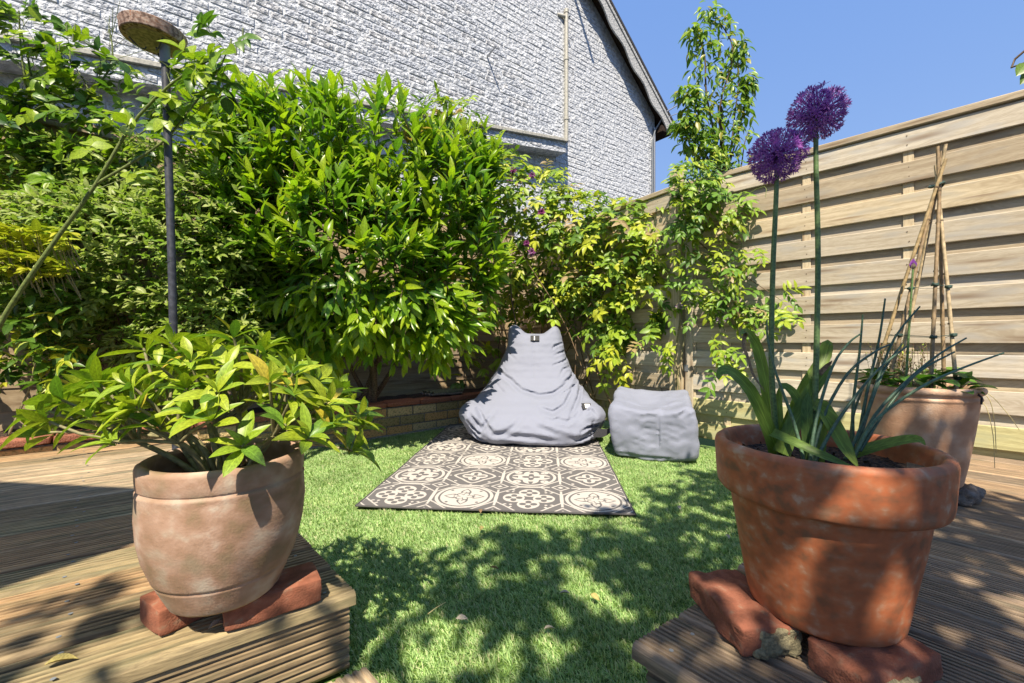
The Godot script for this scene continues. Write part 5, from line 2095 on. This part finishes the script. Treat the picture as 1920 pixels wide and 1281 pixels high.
func potted_shrub() -> void:
	var root := W(-0.586, 0.875, 0.243 + 0.218)
	var t := thing("potted_shrub", Transform3D(Basis(), root), "bushy yellow green evergreen growing in the weathered clay pot", "shrub")
	var inv := t.transform.affine_inverse()
	var items := []
	var heads := []
	var tries := 0
	while heads.size() < 112 and tries < 4000:
		tries += 1
		var a := rr(0, TAU)
		var q := sqrt(R.randf())
		var p := Vector3(cos(a) * q * (0.37 if cos(a) < 0.0 else 0.27), 0, sin(a) * q * (0.15 if sin(a) > 0.0 else 0.28))
		var dome := 0.285 * (1.0 - 0.52 * q * q)
		p.y = dome - (rr(0.0, 0.10) if q < 0.75 else rr(-0.01, 0.06))
		if p.x > 0.2:
			p.y -= 0.01
		if p.x > -0.15 and p.x < 0.05:
			p.y += 0.025
		var ok := true
		for h in heads:
			if h.distance_to(p) < 0.039:
				ok = false
				break
		if ok:
			heads.append(p)
	var forks := []
	for i in 15:   # a few woody stems from the soil, each forking to the leaf heads
		var h: Vector3 = heads[i]
		var fk := Vector3(h.x * 0.50, 0.045 + h.y * 0.30, h.z * 0.50) + rdir() * 0.012
		var s0 := Vector3(h.x * 0.12 + rr(-0.015, 0.015), -0.005, h.z * 0.12 + rr(-0.015, 0.015))
		part("stem", tube_mesh(curve([s0, s0.lerp(fk, 0.5) + rdir() * 0.010 + Vector3(0, 0.012, 0), fk], 7), 0.0062, 0.0045, 7), M.pale_stem, t)
		forks.append(fk)
	for p in heads:
		var axis: Vector3 = (Vector3(p.x, 0.24, p.z) + rdir() * 0.08).normalized()
		var from: Vector3 = forks[0]
		for fk in forks:
			if fk.distance_to(p) < from.distance_to(p):
				from = fk
		part("branch", tube_mesh(curve([from, from.lerp(p, 0.5) + rdir() * 0.010, p], 5), 0.0038, 0.0024, 6), M.pale_stem, t)
		var n := 6 + R.randi() % 3
		var ph := rr(0, TAU)
		var sx := axis.cross(Vector3(0.2, 0.1, 0.97)).normalized()
		var sz := axis.cross(sx)
		for i in n:
			var inner := i >= n - 2
			var th := ph + i * 2.4
			var e := rr(0.7, 1.25) if not inner else rr(0.2, 0.55)
			var dir := axis * cos(e) + (sx * cos(th) + sz * sin(th)) * sin(e)
			var k := pick([0.4, 0.37, 0.2, 0.03]) if not inner else pick([0.7, 0.27, 0.0, 0.03])
			items.append([t.transform * leaf_xf(p - axis * rr(0.0, 0.012) * (0.0 if inner else 1.0), dir, axis, rr(0.75, 1.1) * (0.7 if inner else 1.0), rr(-0.25, 0.25)), k])
	put_leaves(t, items, leaf_mesh(0.070, 0.0225, 0.30, 0.28, 1.05, 8), [Color(0.52, 0.64, 0.045), Color(0.39, 0.57, 0.045), Color(0.22, 0.41, 0.05), Color(0.68, 0.56, 0.06)], 0.4, 0.65, 300)


func ribbon(pts: Array, w0: float, w1: float, up: Vector3, cup := 0.35, tipw := 0.12) -> ArrayMesh:
	# strap leaf with a channel; pts from base to tip
	var m := MB.new()
	var n := pts.size()
	for i in n:
		var t := float(i) / (n - 1)
		var dir: Vector3 = (pts[mini(i + 1, n - 1)] - pts[maxi(i - 1, 0)]).normalized()
		var side := dir.cross(up).normalized()
		var nrm := side.cross(dir).normalized()
		var w := lerpf(w0, w1, t) * 0.5
		if t > 0.75:
			w *= lerpf(1.0, tipw, (t - 0.75) / 0.25)
		m.v.append_array([pts[i] - side * w + nrm * cup * w, pts[i], pts[i] + side * w + nrm * cup * w])
		m.uv.append_array([Vector2(t, 0.1), Vector2(t, 0.4), Vector2(t, 0.9)])
	for i in n - 1:
		for s in 2:
			var q := i * 3 + s
			m.face(q, q + 1, q + 4)
			m.face(q, q + 4, q + 3)
	m.smooth()
	return m.mesh()


func allium(called: String, label: String, base: Vector3, ctrl: Array, head: Vector3, r: float, seed_: int) -> void:
	var t := thing(called, Transform3D(Basis(), base), label, "flower", "alliums in the orange pot")
	var inv := t.transform.affine_inverse()
	var pts := []
	for p in ctrl:
		pts.append(inv * p)
	pts.append(inv * head)
	part("stem", tube_mesh(curve(pts, 14), 0.0058, 0.0042, 10), M.allium_stem, t)
	var hd := Node3D.new()
	hd.name = "flower_head"
	t.add_child(hd)
	hd.position = inv * head
	var n := 260
	for i in n:
		var y := 1.0 - 2.0 * (i + 0.5) / n
		var a := i * 2.39996 + rr(-0.12, 0.12)
		var s := sqrt(1.0 - y * y)
		var dir := Vector3(s * cos(a), y, s * sin(a))
		var q := (dir + rdir() * 0.10).normalized()
		var sc := rr(0.80, 1.06) * r / 0.055
		part("floret", M.floret, M.purple[pick([0.4, 0.3, 0.2, 0.1])], hd, leaf_xf(Vector3.ZERO, q, rdir(), sc))


func alliums() -> void:
	M.allium_stem = mat(lin(0.14, 0.24, 0.075), 0.5, T.patch, 20.0)
	# one floret: a pedicel along +x and six narrow petals
	var f := MB.new()
	tube(f, [Vector3.ZERO, Vector3(0.046, 0, 0)], 0.00055, 0.00045, 3, false)
	for k in 6:
		var a := TAU * k / 6
		var o := Vector3(0, cos(a), sin(a))
		var sd := Vector3(0, -sin(a), cos(a)) * 0.0016
		var b := Vector3(0.046, 0, 0)
		var e := Vector3(0.0515, 0, 0) + o * 0.0092
		var nrm := Vector3(1, 0, 0) - o * 0.5
		f.quad(b, b.lerp(e, 0.55) + sd, e, b.lerp(e, 0.55) - sd, nrm.normalized())
	tube(f, [Vector3(0.046, 0, 0), Vector3(0.053, 0, 0)], 0.0014, 0.0008, 4, true)
	M.floret = f.mesh()
	var pot := W(0.596, 0.822, 0.515)
	allium("allium", "shorter purple allium globe on the left stem in the orange pot", W(0.545, 0.872, 0.51), [W(0.545, 0.872, 0.51), at(1447, 700, 0.872), at(1449, 520, 0.872), at(1455, 380, 0.872)], at(1458, 292, 0.872), 0.0575, 1)
	allium("allium", "taller purple allium globe on the right stem in the orange pot", W(0.588, 0.835, 0.51), [W(0.588, 0.835, 0.51), at(1530, 700, 0.85), at(1534, 480, 0.86), at(1530, 300, 0.86)], at(1531, 213, 0.86), 0.0565, 2)
	var greens := [leaf_mat(Color(0.22, 0.36, 0.07), 0.45, 0.7), leaf_mat(Color(0.29, 0.43, 0.07), 0.45, 0.7), leaf_mat(Color(0.15, 0.28, 0.08), 0.45, 0.7)]
	var straps := thing("allium_leaves", Transform3D(Basis(), pot), "broad green strap leaves arching out of the orange pot", "leaves")
	var inv := straps.transform.affine_inverse()
	var toward := Vector3(-0.3, 0.55, 0.8).normalized()
	var sets := [
		[[[1455, 858, .872], [1445, 820, .865], [1410, 740, .85], [1372, 700, .84], [1352, 698, .835], [1347, 712, .83]], 0.030, 0.020, 0],
		[[[1455, 858, .88], [1447, 800, .90], [1435, 720, .92], [1418, 650, .93], [1398, 622, .92], [1388, 628, .91]], 0.026, 0.020, 1],
		[[[1458, 858, .875], [1462, 810, .88], [1460, 750, .89], [1464, 722, .89]], 0.018, 0.010, 1],
		[[[1465, 850, .86], [1480, 800, .87], [1510, 730, .88], [1540, 680, .90], [1552, 645, .91], [1560, 648, .91]], 0.030, 0.022, 1],
		[[[1465, 850, .85], [1490, 790, .85], [1530, 720, .86], [1558, 685, .87]], 0.032, 0.020, 0],
		[[[1518, 868, .84], [1518, 800, .85], [1492, 745, .86], [1470, 725, .86], [1462, 735, .86]], 0.026, 0.014, 0],
		[[[1525, 868, .83], [1532, 800, .84], [1530, 760, .84], [1548, 775, .82], [1585, 840, .79], [1608, 875, .775]], 0.034, 0.026, 1],
		[[[1448, 812, .84], [1490, 830, .80], [1540, 853, .77], [1600, 876, .755]], 0.020, 0.012, 0],
		[[[1600, 850, .83], [1640, 838, .82], [1690, 826, .80], [1722, 824, .79], [1735, 835, .785]], 0.022, 0.012, 1],
		[[[1520, 868, .83], [1512, 790, .83], [1515, 735, .83]], 0.026, 0.016, 2],
	]
	for s in sets:
		var pts := []
		for c in s[0]:
			pts.append(inv * at(c[0], c[1], c[2]))
		part("leaf", ribbon(curve(pts, 14), s[1], s[2], toward), greens[s[3]], straps)
	# withered tips
	for c in [[[1398, 622, .92], [1392, 645, .915], [1402, 675, .91], [1412, 705, .905], [1435, 735, .90]], [[1552, 648, .91], [1556, 660, .91], [1555, 675, .905]], [[1535, 700, .86], [1550, 685, .86], [1560, 676, .855]]]:
		var pts := []
		for q in c:
			pts.append(inv * at(q[0], q[1], q[2]))
		part("withered_tip", ribbon(curve(pts, 10), 0.014, 0.009, Vector3(0.5, 0.2, 0.8)), M.dry, straps)
	for c in [[[1745, 885, .74], [1752, 905, .72], [1748, 925, .715], [1756, 950, .712]], [[1700, 872, .76], [1735, 880, .745], [1750, 892, .735]]]:
		var pts := []
		for q in c:
			pts.append(inv * at(q[0], q[1], q[2]))
		part("withered_tip", ribbon(curve(pts, 10), 0.010, 0.006, Vector3(-0.3, 0.5, 0.8)), M.dry, straps)
	var reeds := thing("chive_clump", Transform3D(Basis(), pot), "clump of thin blue green tubular leaves leaning right from the orange pot", "leaves")
	inv = reeds.transform.affine_inverse()
	var rm := [mat(lin(0.075, 0.15, 0.085), 0.45, T.patch, 18.0), mat(lin(0.11, 0.20, 0.10), 0.45, T.patch, 18.0)]
	var thin := [
		[[1598, 862, .79], [1640, 790, .80], [1720, 730, .81], [1800, 692, .82], [1882, 662, .83]],
		[[1600, 862, .80], [1640, 780, .82], [1700, 715, .84], [1760, 665, .85], [1812, 634, .86]],
		[[1585, 862, .80], [1620, 790, .83], [1650, 700, .85], [1680, 630, .86], [1725, 575, .87]],
		[[1600, 840, .84], [1600, 760, .86], [1612, 660, .88], [1618, 590, .89]],
		[[1608, 840, .83], [1625, 740, .85], [1648, 640, .87], [1660, 560, .88]],
		[[1604, 850, .82], [1632, 760, .84], [1660, 690, .85], [1692, 645, .86]],
		[[1518, 872, .79], [1530, 790, .81], [1560, 690, .84], [1590, 645, .86], [1614, 626, .87]],
		[[1520, 872, .80], [1545, 780, .82], [1590, 700, .84], [1640, 660, .85], [1672, 645, .86]],
		[[1525, 872, .79], [1570, 790, .80], [1640, 700, .81], [1700, 650, .82]],
		[[1508, 866, .80], [1488, 790, .82], [1455, 700, .84], [1440, 640, .85], [1438, 600, .85]],
		[[1596, 850, .84], [1600, 780, .86], [1622, 720, .87]],
		[[1612, 846, .82], [1660, 770, .83], [1720, 700, .84], [1790, 660, .85]],
	]
	for i in thin.size():
		var pts := []
		for c in thin[i]:
			pts.append(inv * at(c[0], c[1], c[2]))
		part("leaf", tube_mesh(curve(pts, 12), 0.0036, 0.0016, 7), rm[0 if i % 3 else 1], reeds)


func cane_pot() -> void:
	var pot := W(1.483, 1.565, 0.245 + 0.31)
	var w := thing("cane_wigwam", Transform3D(Basis(), pot), "bamboo canes tied into a wigwam in the pale clay pot", "plant support")
	var apex := at(1757, 348, 1.565) - pot
	var bases := [[-0.140, 0.0], [-0.085, 0.075], [-0.070, -0.06], [0.035, 0.065], [0.075, -0.05], [0.105, 0.03]]
	for q in bases:
		var e: Vector3 = Vector3(0.724, 0, 0.69) * q[0] + Vector3(-0.69, 0, 0.724) * q[1]
		q[0] = e.x
		q[1] = e.z
	var over := [0.12, 0.02, 0.15, 0.13, 0.14, 0.08]
	for i in 6:
		var b := Vector3(bases[i][0], -0.03, bases[i][1])
		var hit := apex + Vector3(rr(-0.010, 0.010), 0, rr(-0.010, 0.010))
		if i == 0:
			hit = apex + Vector3(-0.018, -0.03, 0.01)
		var dir := (hit - b).normalized()
		var e: Vector3 = hit + dir * over[i]
		var c := Node3D.new()
		c.name = numbered("cane", w)
		w.add_child(c)
		part("culm", tube_mesh([b, b.lerp(e, 0.5) + Vector3(rr(-0.006, 0.006), 0, 0.003), e], 0.0062, 0.0052, 9), M.cane[[0, 1, 2, 1, 1, 2][i]], c)
		var y := rr(0.08, 0.16)
		while y < b.distance_to(e) - 0.03:
			var p := b + dir * y
			part("node_ring", tube_mesh([p - dir * 0.0025, p + dir * 0.0025], 0.0076, 0.0072, 9), M.node, c)
			y += rr(0.15, 0.22)
	for h in [0.06, 0.22, 0.40]:
		var f: float = (h + 0.03) / (apex.y + 0.03)
		var ring := []
		for k in [0, 1, 3, 5, 4, 2, 0]:
			var b := Vector3(bases[k][0], -0.03, bases[k][1])
			ring.append(b.lerp(apex, f) * Vector3(1, 0, 1) + Vector3(0, h + rr(-0.012, 0.012), 0) + (b * Vector3(1, 0, 1)).normalized() * 0.007)
		part("string", tube_mesh(ring, 0.0012, 0.0012, 4), M.wire, w)
		for k in [1, 3, 5]:
			part("knot", rough_block(Vector3(0.018, 0.012, 0.016), 0.004, 0.006, 90.0, k, 3), M.wire, w, Transform3D(Basis(), ring[[0, 1, 0, 2, 0, 3][k]]))
	var tie := []
	for k in 11:
		tie.append(apex + Vector3(cos(TAU * k / 10) * 0.020, 0.006 * sin(k), sin(TAU * k / 10) * 0.020))
	part("tie", tube_mesh(tie, 0.0045, 0.0045, 6), M.wire, w)
	# strawberry-like leaves round the rim
	var t := thing("leafy_plant", Transform3D(Basis(), pot), "low rounded green leaves filling the top of the pale clay pot", "plant")
	var items := []
	for i in 96:
		var a := rr(0, TAU)
		var q := sqrt(rr(0.05, 1.0)) * 0.145
		var p := pot + Vector3(cos(a) * q, rr(0.015, 0.085), sin(a) * q)
		var dir := Vector3(cos(a + rr(-1, 1)), rr(0.0, 0.6), sin(a + rr(-1, 1)))
		items.append([leaf_xf(p, dir, Vector3.UP + dir * 0.2, rr(0.7, 1.15)), pick([0.35, 0.4, 0.25])])
	put_leaves(t, items, leaf_mesh(0.060, 0.048, 0.2, 0.25, 0.9, 6), [Color(0.189, 0.420, 0.051), Color(0.123, 0.304, 0.043), Color(0.275, 0.493, 0.072)], 0.4, 0.6)
	var inv := t.transform.affine_inverse()
	for i in 18:
		var it: Vector3 = inv * items[i][0].origin
		part("stalk", tube_mesh([it * Vector3(0.8, 0, 0.8), it], 0.0015, 0.0012, 4), M.green_stem, t)
	# twiggy heather
	var hth := thing("heather", Transform3D(Basis(), pot), "small twiggy yellow and red tipped plant behind the canes in the pale pot", "plant")
	var tw := MB.new()
	var it2 := []
	for i in 90:
		var b := Vector3(rr(-0.08, 0.07), 0, rr(-0.10, 0.0))
		var e := b + Vector3(rr(-0.035, 0.035), rr(0.11, 0.20), rr(-0.02, 0.02))
		tube(tw, [b, e], 0.0009, 0.0006, 3, false)
		for j in 8:
			it2.append([hth.transform * leaf_xf(b.lerp(e, rr(0.35, 1.0)), rdir() + Vector3(0, 0.8, 0), Vector3.UP, rr(0.7, 1.3)), pick([0.5, 0.3, 0.2])])
	part("twigs", tw.mesh(), M.dry, hth).set_meta("kind", "stuff")
	put_leaves(hth, it2, leaf_mesh(0.013, 0.005, 0.2, 0.1, 0.9, 2), [Color(0.580, 0.638, 0.087), Color(0.348, 0.478, 0.072), Color(0.609, 0.232, 0.116)], 0.6, 0.5, 0)
	# iris-like stalk with a violet bud
	var iris := thing("flower_stalk", Transform3D(Basis(), pot), "slim green stalk with one violet bud among the bamboo canes", "flower")
	var bud := at(1712, 505, 1.54) - pot
	part("stem", tube_mesh([Vector3(-0.06, -0.01, 0.02), bud * 0.5 + Vector3(-0.03, 0, 0.01), bud], 0.0042, 0.0030, 7), M.allium_stem, iris)
	for k in 5:
		var a := TAU * k / 5
		part("petal", M.petal, M.purple[0 if k % 2 else 2], iris, leaf_xf(bud, Vector3(cos(a) * 0.25, 1.0, sin(a) * 0.25), Vector3(cos(a), 0, sin(a)), 1.1))
	for k in 3:
		part("sheath", M.petal, M.pale_stem, iris, leaf_xf(bud, Vector3(cos(k * 2.1) * 0.45, 0.6, sin(k * 2.1) * 0.45), Vector3(cos(k * 2.1), 0, sin(k * 2.1)), 0.7))
	# dry grass hanging over the rim
	var g := thing("dry_grass", Transform3D(Basis(), pot), "pale dry grass stems drooping over the right rim of the pale pot", "grass")
	for c in [[[0.14, 0.03, 0.05], [0.19, 0.01, 0.07], [0.235, -0.06, 0.09], [0.26, -0.11, 0.10]], [[0.14, 0.02, 0.06], [0.175, 0.0, 0.08], [0.185, -0.08, 0.09], [0.18, -0.19, 0.10]], [[0.14, 0.02, 0.02], [0.18, -0.02, 0.06], [0.19, -0.12, 0.08], [0.175, -0.24, 0.10]]]:
		var pts := []
		for q in c:
			pts.append(Vector3(q[0], q[1], q[2]))
		part("stem", tube_mesh(curve(pts, 10), 0.0013, 0.0009, 4), M.straw, g)


func young_tree() -> void:
	var root := W(1.93, 4.0, 0.0)
	var t := thing("young_tree", Transform3D(Basis(), root), "slender young tree with drooping leaves rising behind the fence against the sky", "tree")
	var inv := t.transform.affine_inverse()
	var crown := Node3D.new()
	crown.name = "crown"
	var items := []
	var lines := [
		[at(1365, 420, 3.95), at(1355, 300, 3.92), at(1350, 200, 3.9), at(1375, 100, 3.9), at(1352, 45, 3.9), at(1328, 16, 3.9)],
		[at(1365, 420, 3.95), at(1345, 280, 3.9), at(1325, 180, 3.88), at(1322, 110, 3.85), at(1312, 70, 3.85), at(1302, 58, 3.85)],
		[at(1360, 350, 3.95), at(1325, 260, 3.85), at(1300, 190, 3.8), at(1284, 172, 3.8)],
		[at(1365, 330, 3.95), at(1375, 240, 3.95), at(1385, 150, 3.95), at(1382, 90, 3.95)],
		[at(1360, 330, 3.95), at(1310, 280, 3.85), at(1288, 230, 3.8), at(1282, 240, 3.8)],
		[at(1370, 300, 3.95), at(1392, 220, 3.95), at(1402, 160, 3.95), at(1410, 152, 3.95)],
		[at(1365, 400, 3.95), at(1388, 320, 3.9), at(1396, 270, 3.9), at(1406, 240, 3.9)],
		[at(1360, 350, 3.95), at(1330, 300, 3.85), at(1310, 270, 3.82), at(1292, 262, 3.82)],
	]
	part("trunk", tube_mesh(curve([Vector3.ZERO, inv * at(1375, 560, 3.97), inv * at(1366, 420, 3.95), inv * at(1356, 300, 3.92), inv * at(1352, 200, 3.9)], 12), 0.034, 0.012, 9), M.bark, t)
	for k in lines.size():
		var c := curve(lines[k], 18)
		var loc := []
		for p in c:
			loc.append(inv * p)
		part("limb", tube_mesh(loc, 0.012 if k < 2 else 0.008, 0.0025, 6), M.brown_stem, t)
		if k == 6:
			continue
		for i in range(3, c.size()):
			var bunch := 17 if k < 5 else 7
			for j in bunch:
				var spread := 0.21 * (1.0 - 0.72 * float(i) / c.size()) if k != 5 else 0.03
				var p: Vector3 = c[i] + rdir() * Vector3(spread, 0.06, spread)
				var out := Vector3(rr(-1, 1), rr(-0.9, -0.1), rr(-0.6, 1)).normalized()
				items.append([leaf_xf(p, out, Vector3.UP + Vector3(0, 0, 0.5), rr(0.75, 1.2), rr(-0.5, 0.5)), pick([0.25, 0.35, 0.3, 0.1])])
	put_leaves(t, items, leaf_mesh(0.088, 0.032, 0.45, 0.2, 0.8, 5), [Color(0.46, 0.64, 0.07), Color(0.31, 0.52, 0.07), Color(0.20, 0.38, 0.06), Color(0.54, 0.52, 0.09)], 0.35, 0.85)
	crown.free()


# ---------------------------------------------------------------- small things

func small_things() -> void:
	# old corrugated roof tiles left on the planter coping
	var pf := planter_frame()
	var base := pf * Vector3(1.02, 0.272, -0.10)
	var xf := frame(base, Vector3(0.80, 0, -0.60))
	for k in 2:
		var m := MB.new()
		var n := 26
		var up := []
		for i in n + 1:
			var z := lerpf(-0.10, 0.075, float(i) / n)
			up.append(Vector2(z, 0.009 + 0.007 * sin(z * 118.0 + k)))
		var poly := PackedVector2Array()
		for q in up:
			poly.append(q + Vector2(0, 0.006))
		for i in n + 1:
			poly.append(up[n - i] - Vector2(0, 0.005))
		m = extrude(poly, -0.16, 0.16, 0.12, -0.1, Vector2.ZERO, 6, 0.003)
		var t := thing("roof_tile", xf.translated_local(Vector3(0.02 * k, 0.002 + 0.019 * k, -0.012 * k)) * Transform3D(Basis(Vector3.UP, 0.06 * k), Vector3.ZERO), "old mossy corrugated roof tile on the planter, %s of the two" % ["lower", "upper"][k], "roof tile", "old roof tiles")
		part("slab", m.mesh(), M.stone if k == 0 else M.mossy, t)
	# fallen leaves on the lawn
	var lm := leaf_mesh(0.032, 0.017, 0.7, 0.15, 0.9, 4)
	var spots := [[855, 1180, "dry leaf on the shaded lawn nearest the left deck"], [905, 1000, "dry leaf on the sunny lawn below the middle of the rug"], [1068, 1130, "small brown leaf in the middle of the shaded lawn"], [1108, 1132, "small brown leaf right of centre on the shaded lawn"], [1360, 1015, "dry leaf on the lawn left of the orange pot"], [1272, 960, "pale dry leaf on the lawn right of the rug corner"], [918, 1080, "tan leaf at the edge of the tree shade on the lawn"], [1020, 1200, "brown leaf at the bottom of the lawn"], [900, 967, "cream petal by the front edge of the rug"]]
	for s in spots:
		var d: float = 0.75 * 800.0 / (s[1] - 640.5)
		var p := at(s[0], s[1], d)
		p.y = 0.027
		var t := thing("fallen_leaf", Transform3D(Basis(Vector3.UP, rr(0, TAU)) * Basis(Vector3.RIGHT, rr(-0.4, 0.4)), p), s[2], "leaf", "fallen leaves on the lawn")
		part("blade", lm, M.dry_leaf[R.randi() % 3], t)
	var tw := thing("twig", Transform3D(Basis(), W(-0.205, 0.920 + 0.23, 0.028)), "thin pale straw lying on the shaded lawn", "twig")
	part("stalk", tube_mesh([Vector3(-0.018, 0, 0.02), Vector3(0.0, 0.004, 0.0), Vector3(0.022, 0.002, -0.028)], 0.0014, 0.001, 5), M.straw, tw)
	# leaves on the left deck
	var shell := thing("fallen_leaf", Transform3D(Basis(Vector3.UP, 0.9), W(-0.585, 0.822, DECK + 0.006)), "curled pale leaf beside the bricks under the weathered pot", "leaf", "fallen leaves on the deck")
	part("blade", leaf_mesh(0.034, 0.018, 0.9, 0.25, 0.9, 6), M.dry_leaf[2], shell)
	var yl := thing("fallen_leaf", Transform3D(Basis(Vector3.UP, 0.7), W(-0.80, 0.73, DECK + 0.006)), "yellowed leaf on the near left deck boards", "leaf", "fallen leaves on the deck")
	part("blade", leaf_mesh(0.042, 0.020, 0.8, 0.2, 0.9, 6), M.dry_leaf[1], yl)


# ---------------------------------------------------------------- what throws the shade from behind the camera

func shade_makers() -> void:
	var a := deg_to_rad(SUN_AZ)
	var run := 1.0 / tan(deg_to_rad(SUN_EL))
	var back := Vector3(-sin(a) * run, 1.0, cos(a) * run)   # towards the sun, per metre of height
	var t := thing("garden_tree", Transform3D(Basis(), W(1.75, -1.9, 0.0)), "leafy garden tree behind the viewer whose branches dapple the lawn", "tree")
	var inv := t.transform.affine_inverse()
	var items := []
	var f := FastNoiseLite.new()
	f.seed = 14
	f.frequency = 1.9
	f.fractal_octaves = 3
	# where the shade falls on the ground: the near lawn, the right deck and, thinner, the left deck
	var full := PackedVector2Array([Vector2(-0.50, 1.28), Vector2(-0.20, 1.50), Vector2(0.10, 1.66), Vector2(0.45, 1.84), Vector2(0.62, 2.05), Vector2(0.95, 2.40), Vector2(1.25, 2.45), Vector2(1.48, 2.05), Vector2(1.75, 1.70), Vector2(2.4, 1.1), Vector2(2.4, -0.4), Vector2(0.2, -0.4), Vector2(-0.2, 0.55), Vector2(-0.35, 0.9)])
	var thin := PackedVector2Array([Vector2(-0.36, 0.9), Vector2(-0.52, 1.24), Vector2(-0.75, 1.25), Vector2(-1.0, 1.0), Vector2(-1.2, 0.75), Vector2(-1.1, 0.2), Vector2(-0.2, 0.2)])
	var n := 0
	var tries := 0
	while n < 540 and tries < 60000:   # sprays of leaves with open gaps between them
		tries += 1
		var g := Vector2(rr(-1.3, 2.6), rr(-0.4, 2.7))
		var k := f.get_noise_2d(g.x, g.y)
		var dense := 0.0
		if Geometry2D.is_point_in_polygon(g, full):
			dense = clampf(0.78 + k * 0.9, 0.10, 1.0)
			if g.distance_to(Vector2(0.62, 1.0)) < 0.24 or g.distance_to(Vector2(1.0, 0.9)) < 0.2:
				dense *= 0.8
		elif Geometry2D.is_point_in_polygon(g, thin):
			dense = clampf(0.10 + k * 1.0, 0.0, 0.4)
		if g.distance_to(Vector2(-0.58, 1.34)) < 0.36:
			dense = 0.0
		if R.randf() > dense:
			continue
		n += 1
		var y := rr(2.35, 3.5)
		var c := Vector3(g.x, 0, -g.y) + back * y
		var d := (rdir() * Vector3(1, 0.3, 1)).normalized()
		for j in 17:
			var p := c + d * rr(-0.16, 0.16) + rdir() * 0.055
			items.append([leaf_xf(p, d + rdir() * 0.9, TO_SUN + rdir() * 0.45, rr(0.75, 1.25)), pick([0.4, 0.4, 0.2])])
	# a sprig that hangs into view at the right edge
	for c in [[1913, 132, 1.5], [1922, 146, 1.5], [1935, 120, 1.5], [1950, 140, 1.52]]:
		items.append([leaf_xf(at(c[0] + 12, c[1] - 14, c[2]), Vector3(-0.7, -0.75, 0.2), Vector3(0.2, 0.7, 0.6), 0.9), 0])
	put_leaves(t, items, leaf_mesh(0.070, 0.040, 0.3, 0.2, 0.85, 4), [Color(0.17, 0.29, 0.04), Color(0.10, 0.20, 0.03), Color(0.24, 0.34, 0.05)], 0.4, 0.6, 4)
	part("trunk", tube_mesh(curve([Vector3.ZERO, Vector3(0.03, 0.8, 0.02), Vector3(-0.08, 1.7, -0.05), Vector3(-0.12, 2.5, -0.15)], 10), 0.11, 0.07, 10), M.bark, t)
	for e in [[-2.0, 2.9, 0.3], [-1.5, 3.2, -0.8], [-0.6, 3.2, -1.5], [0.4, 3.0, -1.6], [0.9, 3.1, -0.6], [-0.8, 3.4, 0.6], [-2.6, 2.8, 0.0]]:
		var q := Vector3(e[0], e[1], e[2])
		part("limb", tube_mesh(curve([Vector3(-0.1, 2.1, -0.1), q * Vector3(0.45, 0.86, 0.45), q], 9), 0.035, 0.008, 6), M.bark, t)
	var sp := inv * at(1945, 110, 1.5)
	part("limb", tube_mesh(curve([Vector3(0.9, 3.1, -0.6), Vector3(0.8, 2.7, -2.0), sp + Vector3(0.1, 0.15, 0), sp], 12), 0.010, 0.002, 5), M.brown_stem, t)
	# square parasol on the left: its edge draws the straight shadow on the deck
	var corner := Vector3(-0.88, DECK, -1.56) + back * 2.25
	var pa := thing("garden_parasol", Transform3D(Basis(), W(-2.1, -0.95, 0.0)), "square canvas parasol standing out of view on the left deck", "parasol")
	var pin := pa.transform.affine_inverse()
	var c0 := pin * corner
	var e1 := Vector3(-1.0, 0, -0.13).normalized() * 2.1
	var e2 := Vector3(-0.46, 0, 0.89).normalized() * 1.9
	var c1 := c0 + e1
	var c3 := c0 + e2
	var c2 := c0 + e1 + e2
	var top := (c0 + c2) * 0.5 + Vector3(0, 0.35, 0)
	var m := MB.new()
	var ring := [c0, c1, c2, c3]
	for i in 4:
		var p: Vector3 = ring[i]
		var q: Vector3 = ring[(i + 1) % 4]
		var nrm := (q - p).cross(top - p).normalized()
		if nrm.y < 0.0:
			nrm = -nrm
		m.tri(p, q, top, nrm)
		m.tri(p - Vector3(0, 0.003, 0), q - Vector3(0, 0.003, 0), top - Vector3(0, 0.003, 0), -nrm)
		m.quad(p, q, q - Vector3(0, 0.10, 0), p - Vector3(0, 0.10, 0), Vector3(nrm.x, 0, nrm.z).normalized())
	part("canopy", m.mesh(), M.canvas, pa)
	part("pole", tube_mesh([Vector3(top.x, 0.0, top.z), top], 0.022, 0.022, 10), M.pole, pa)
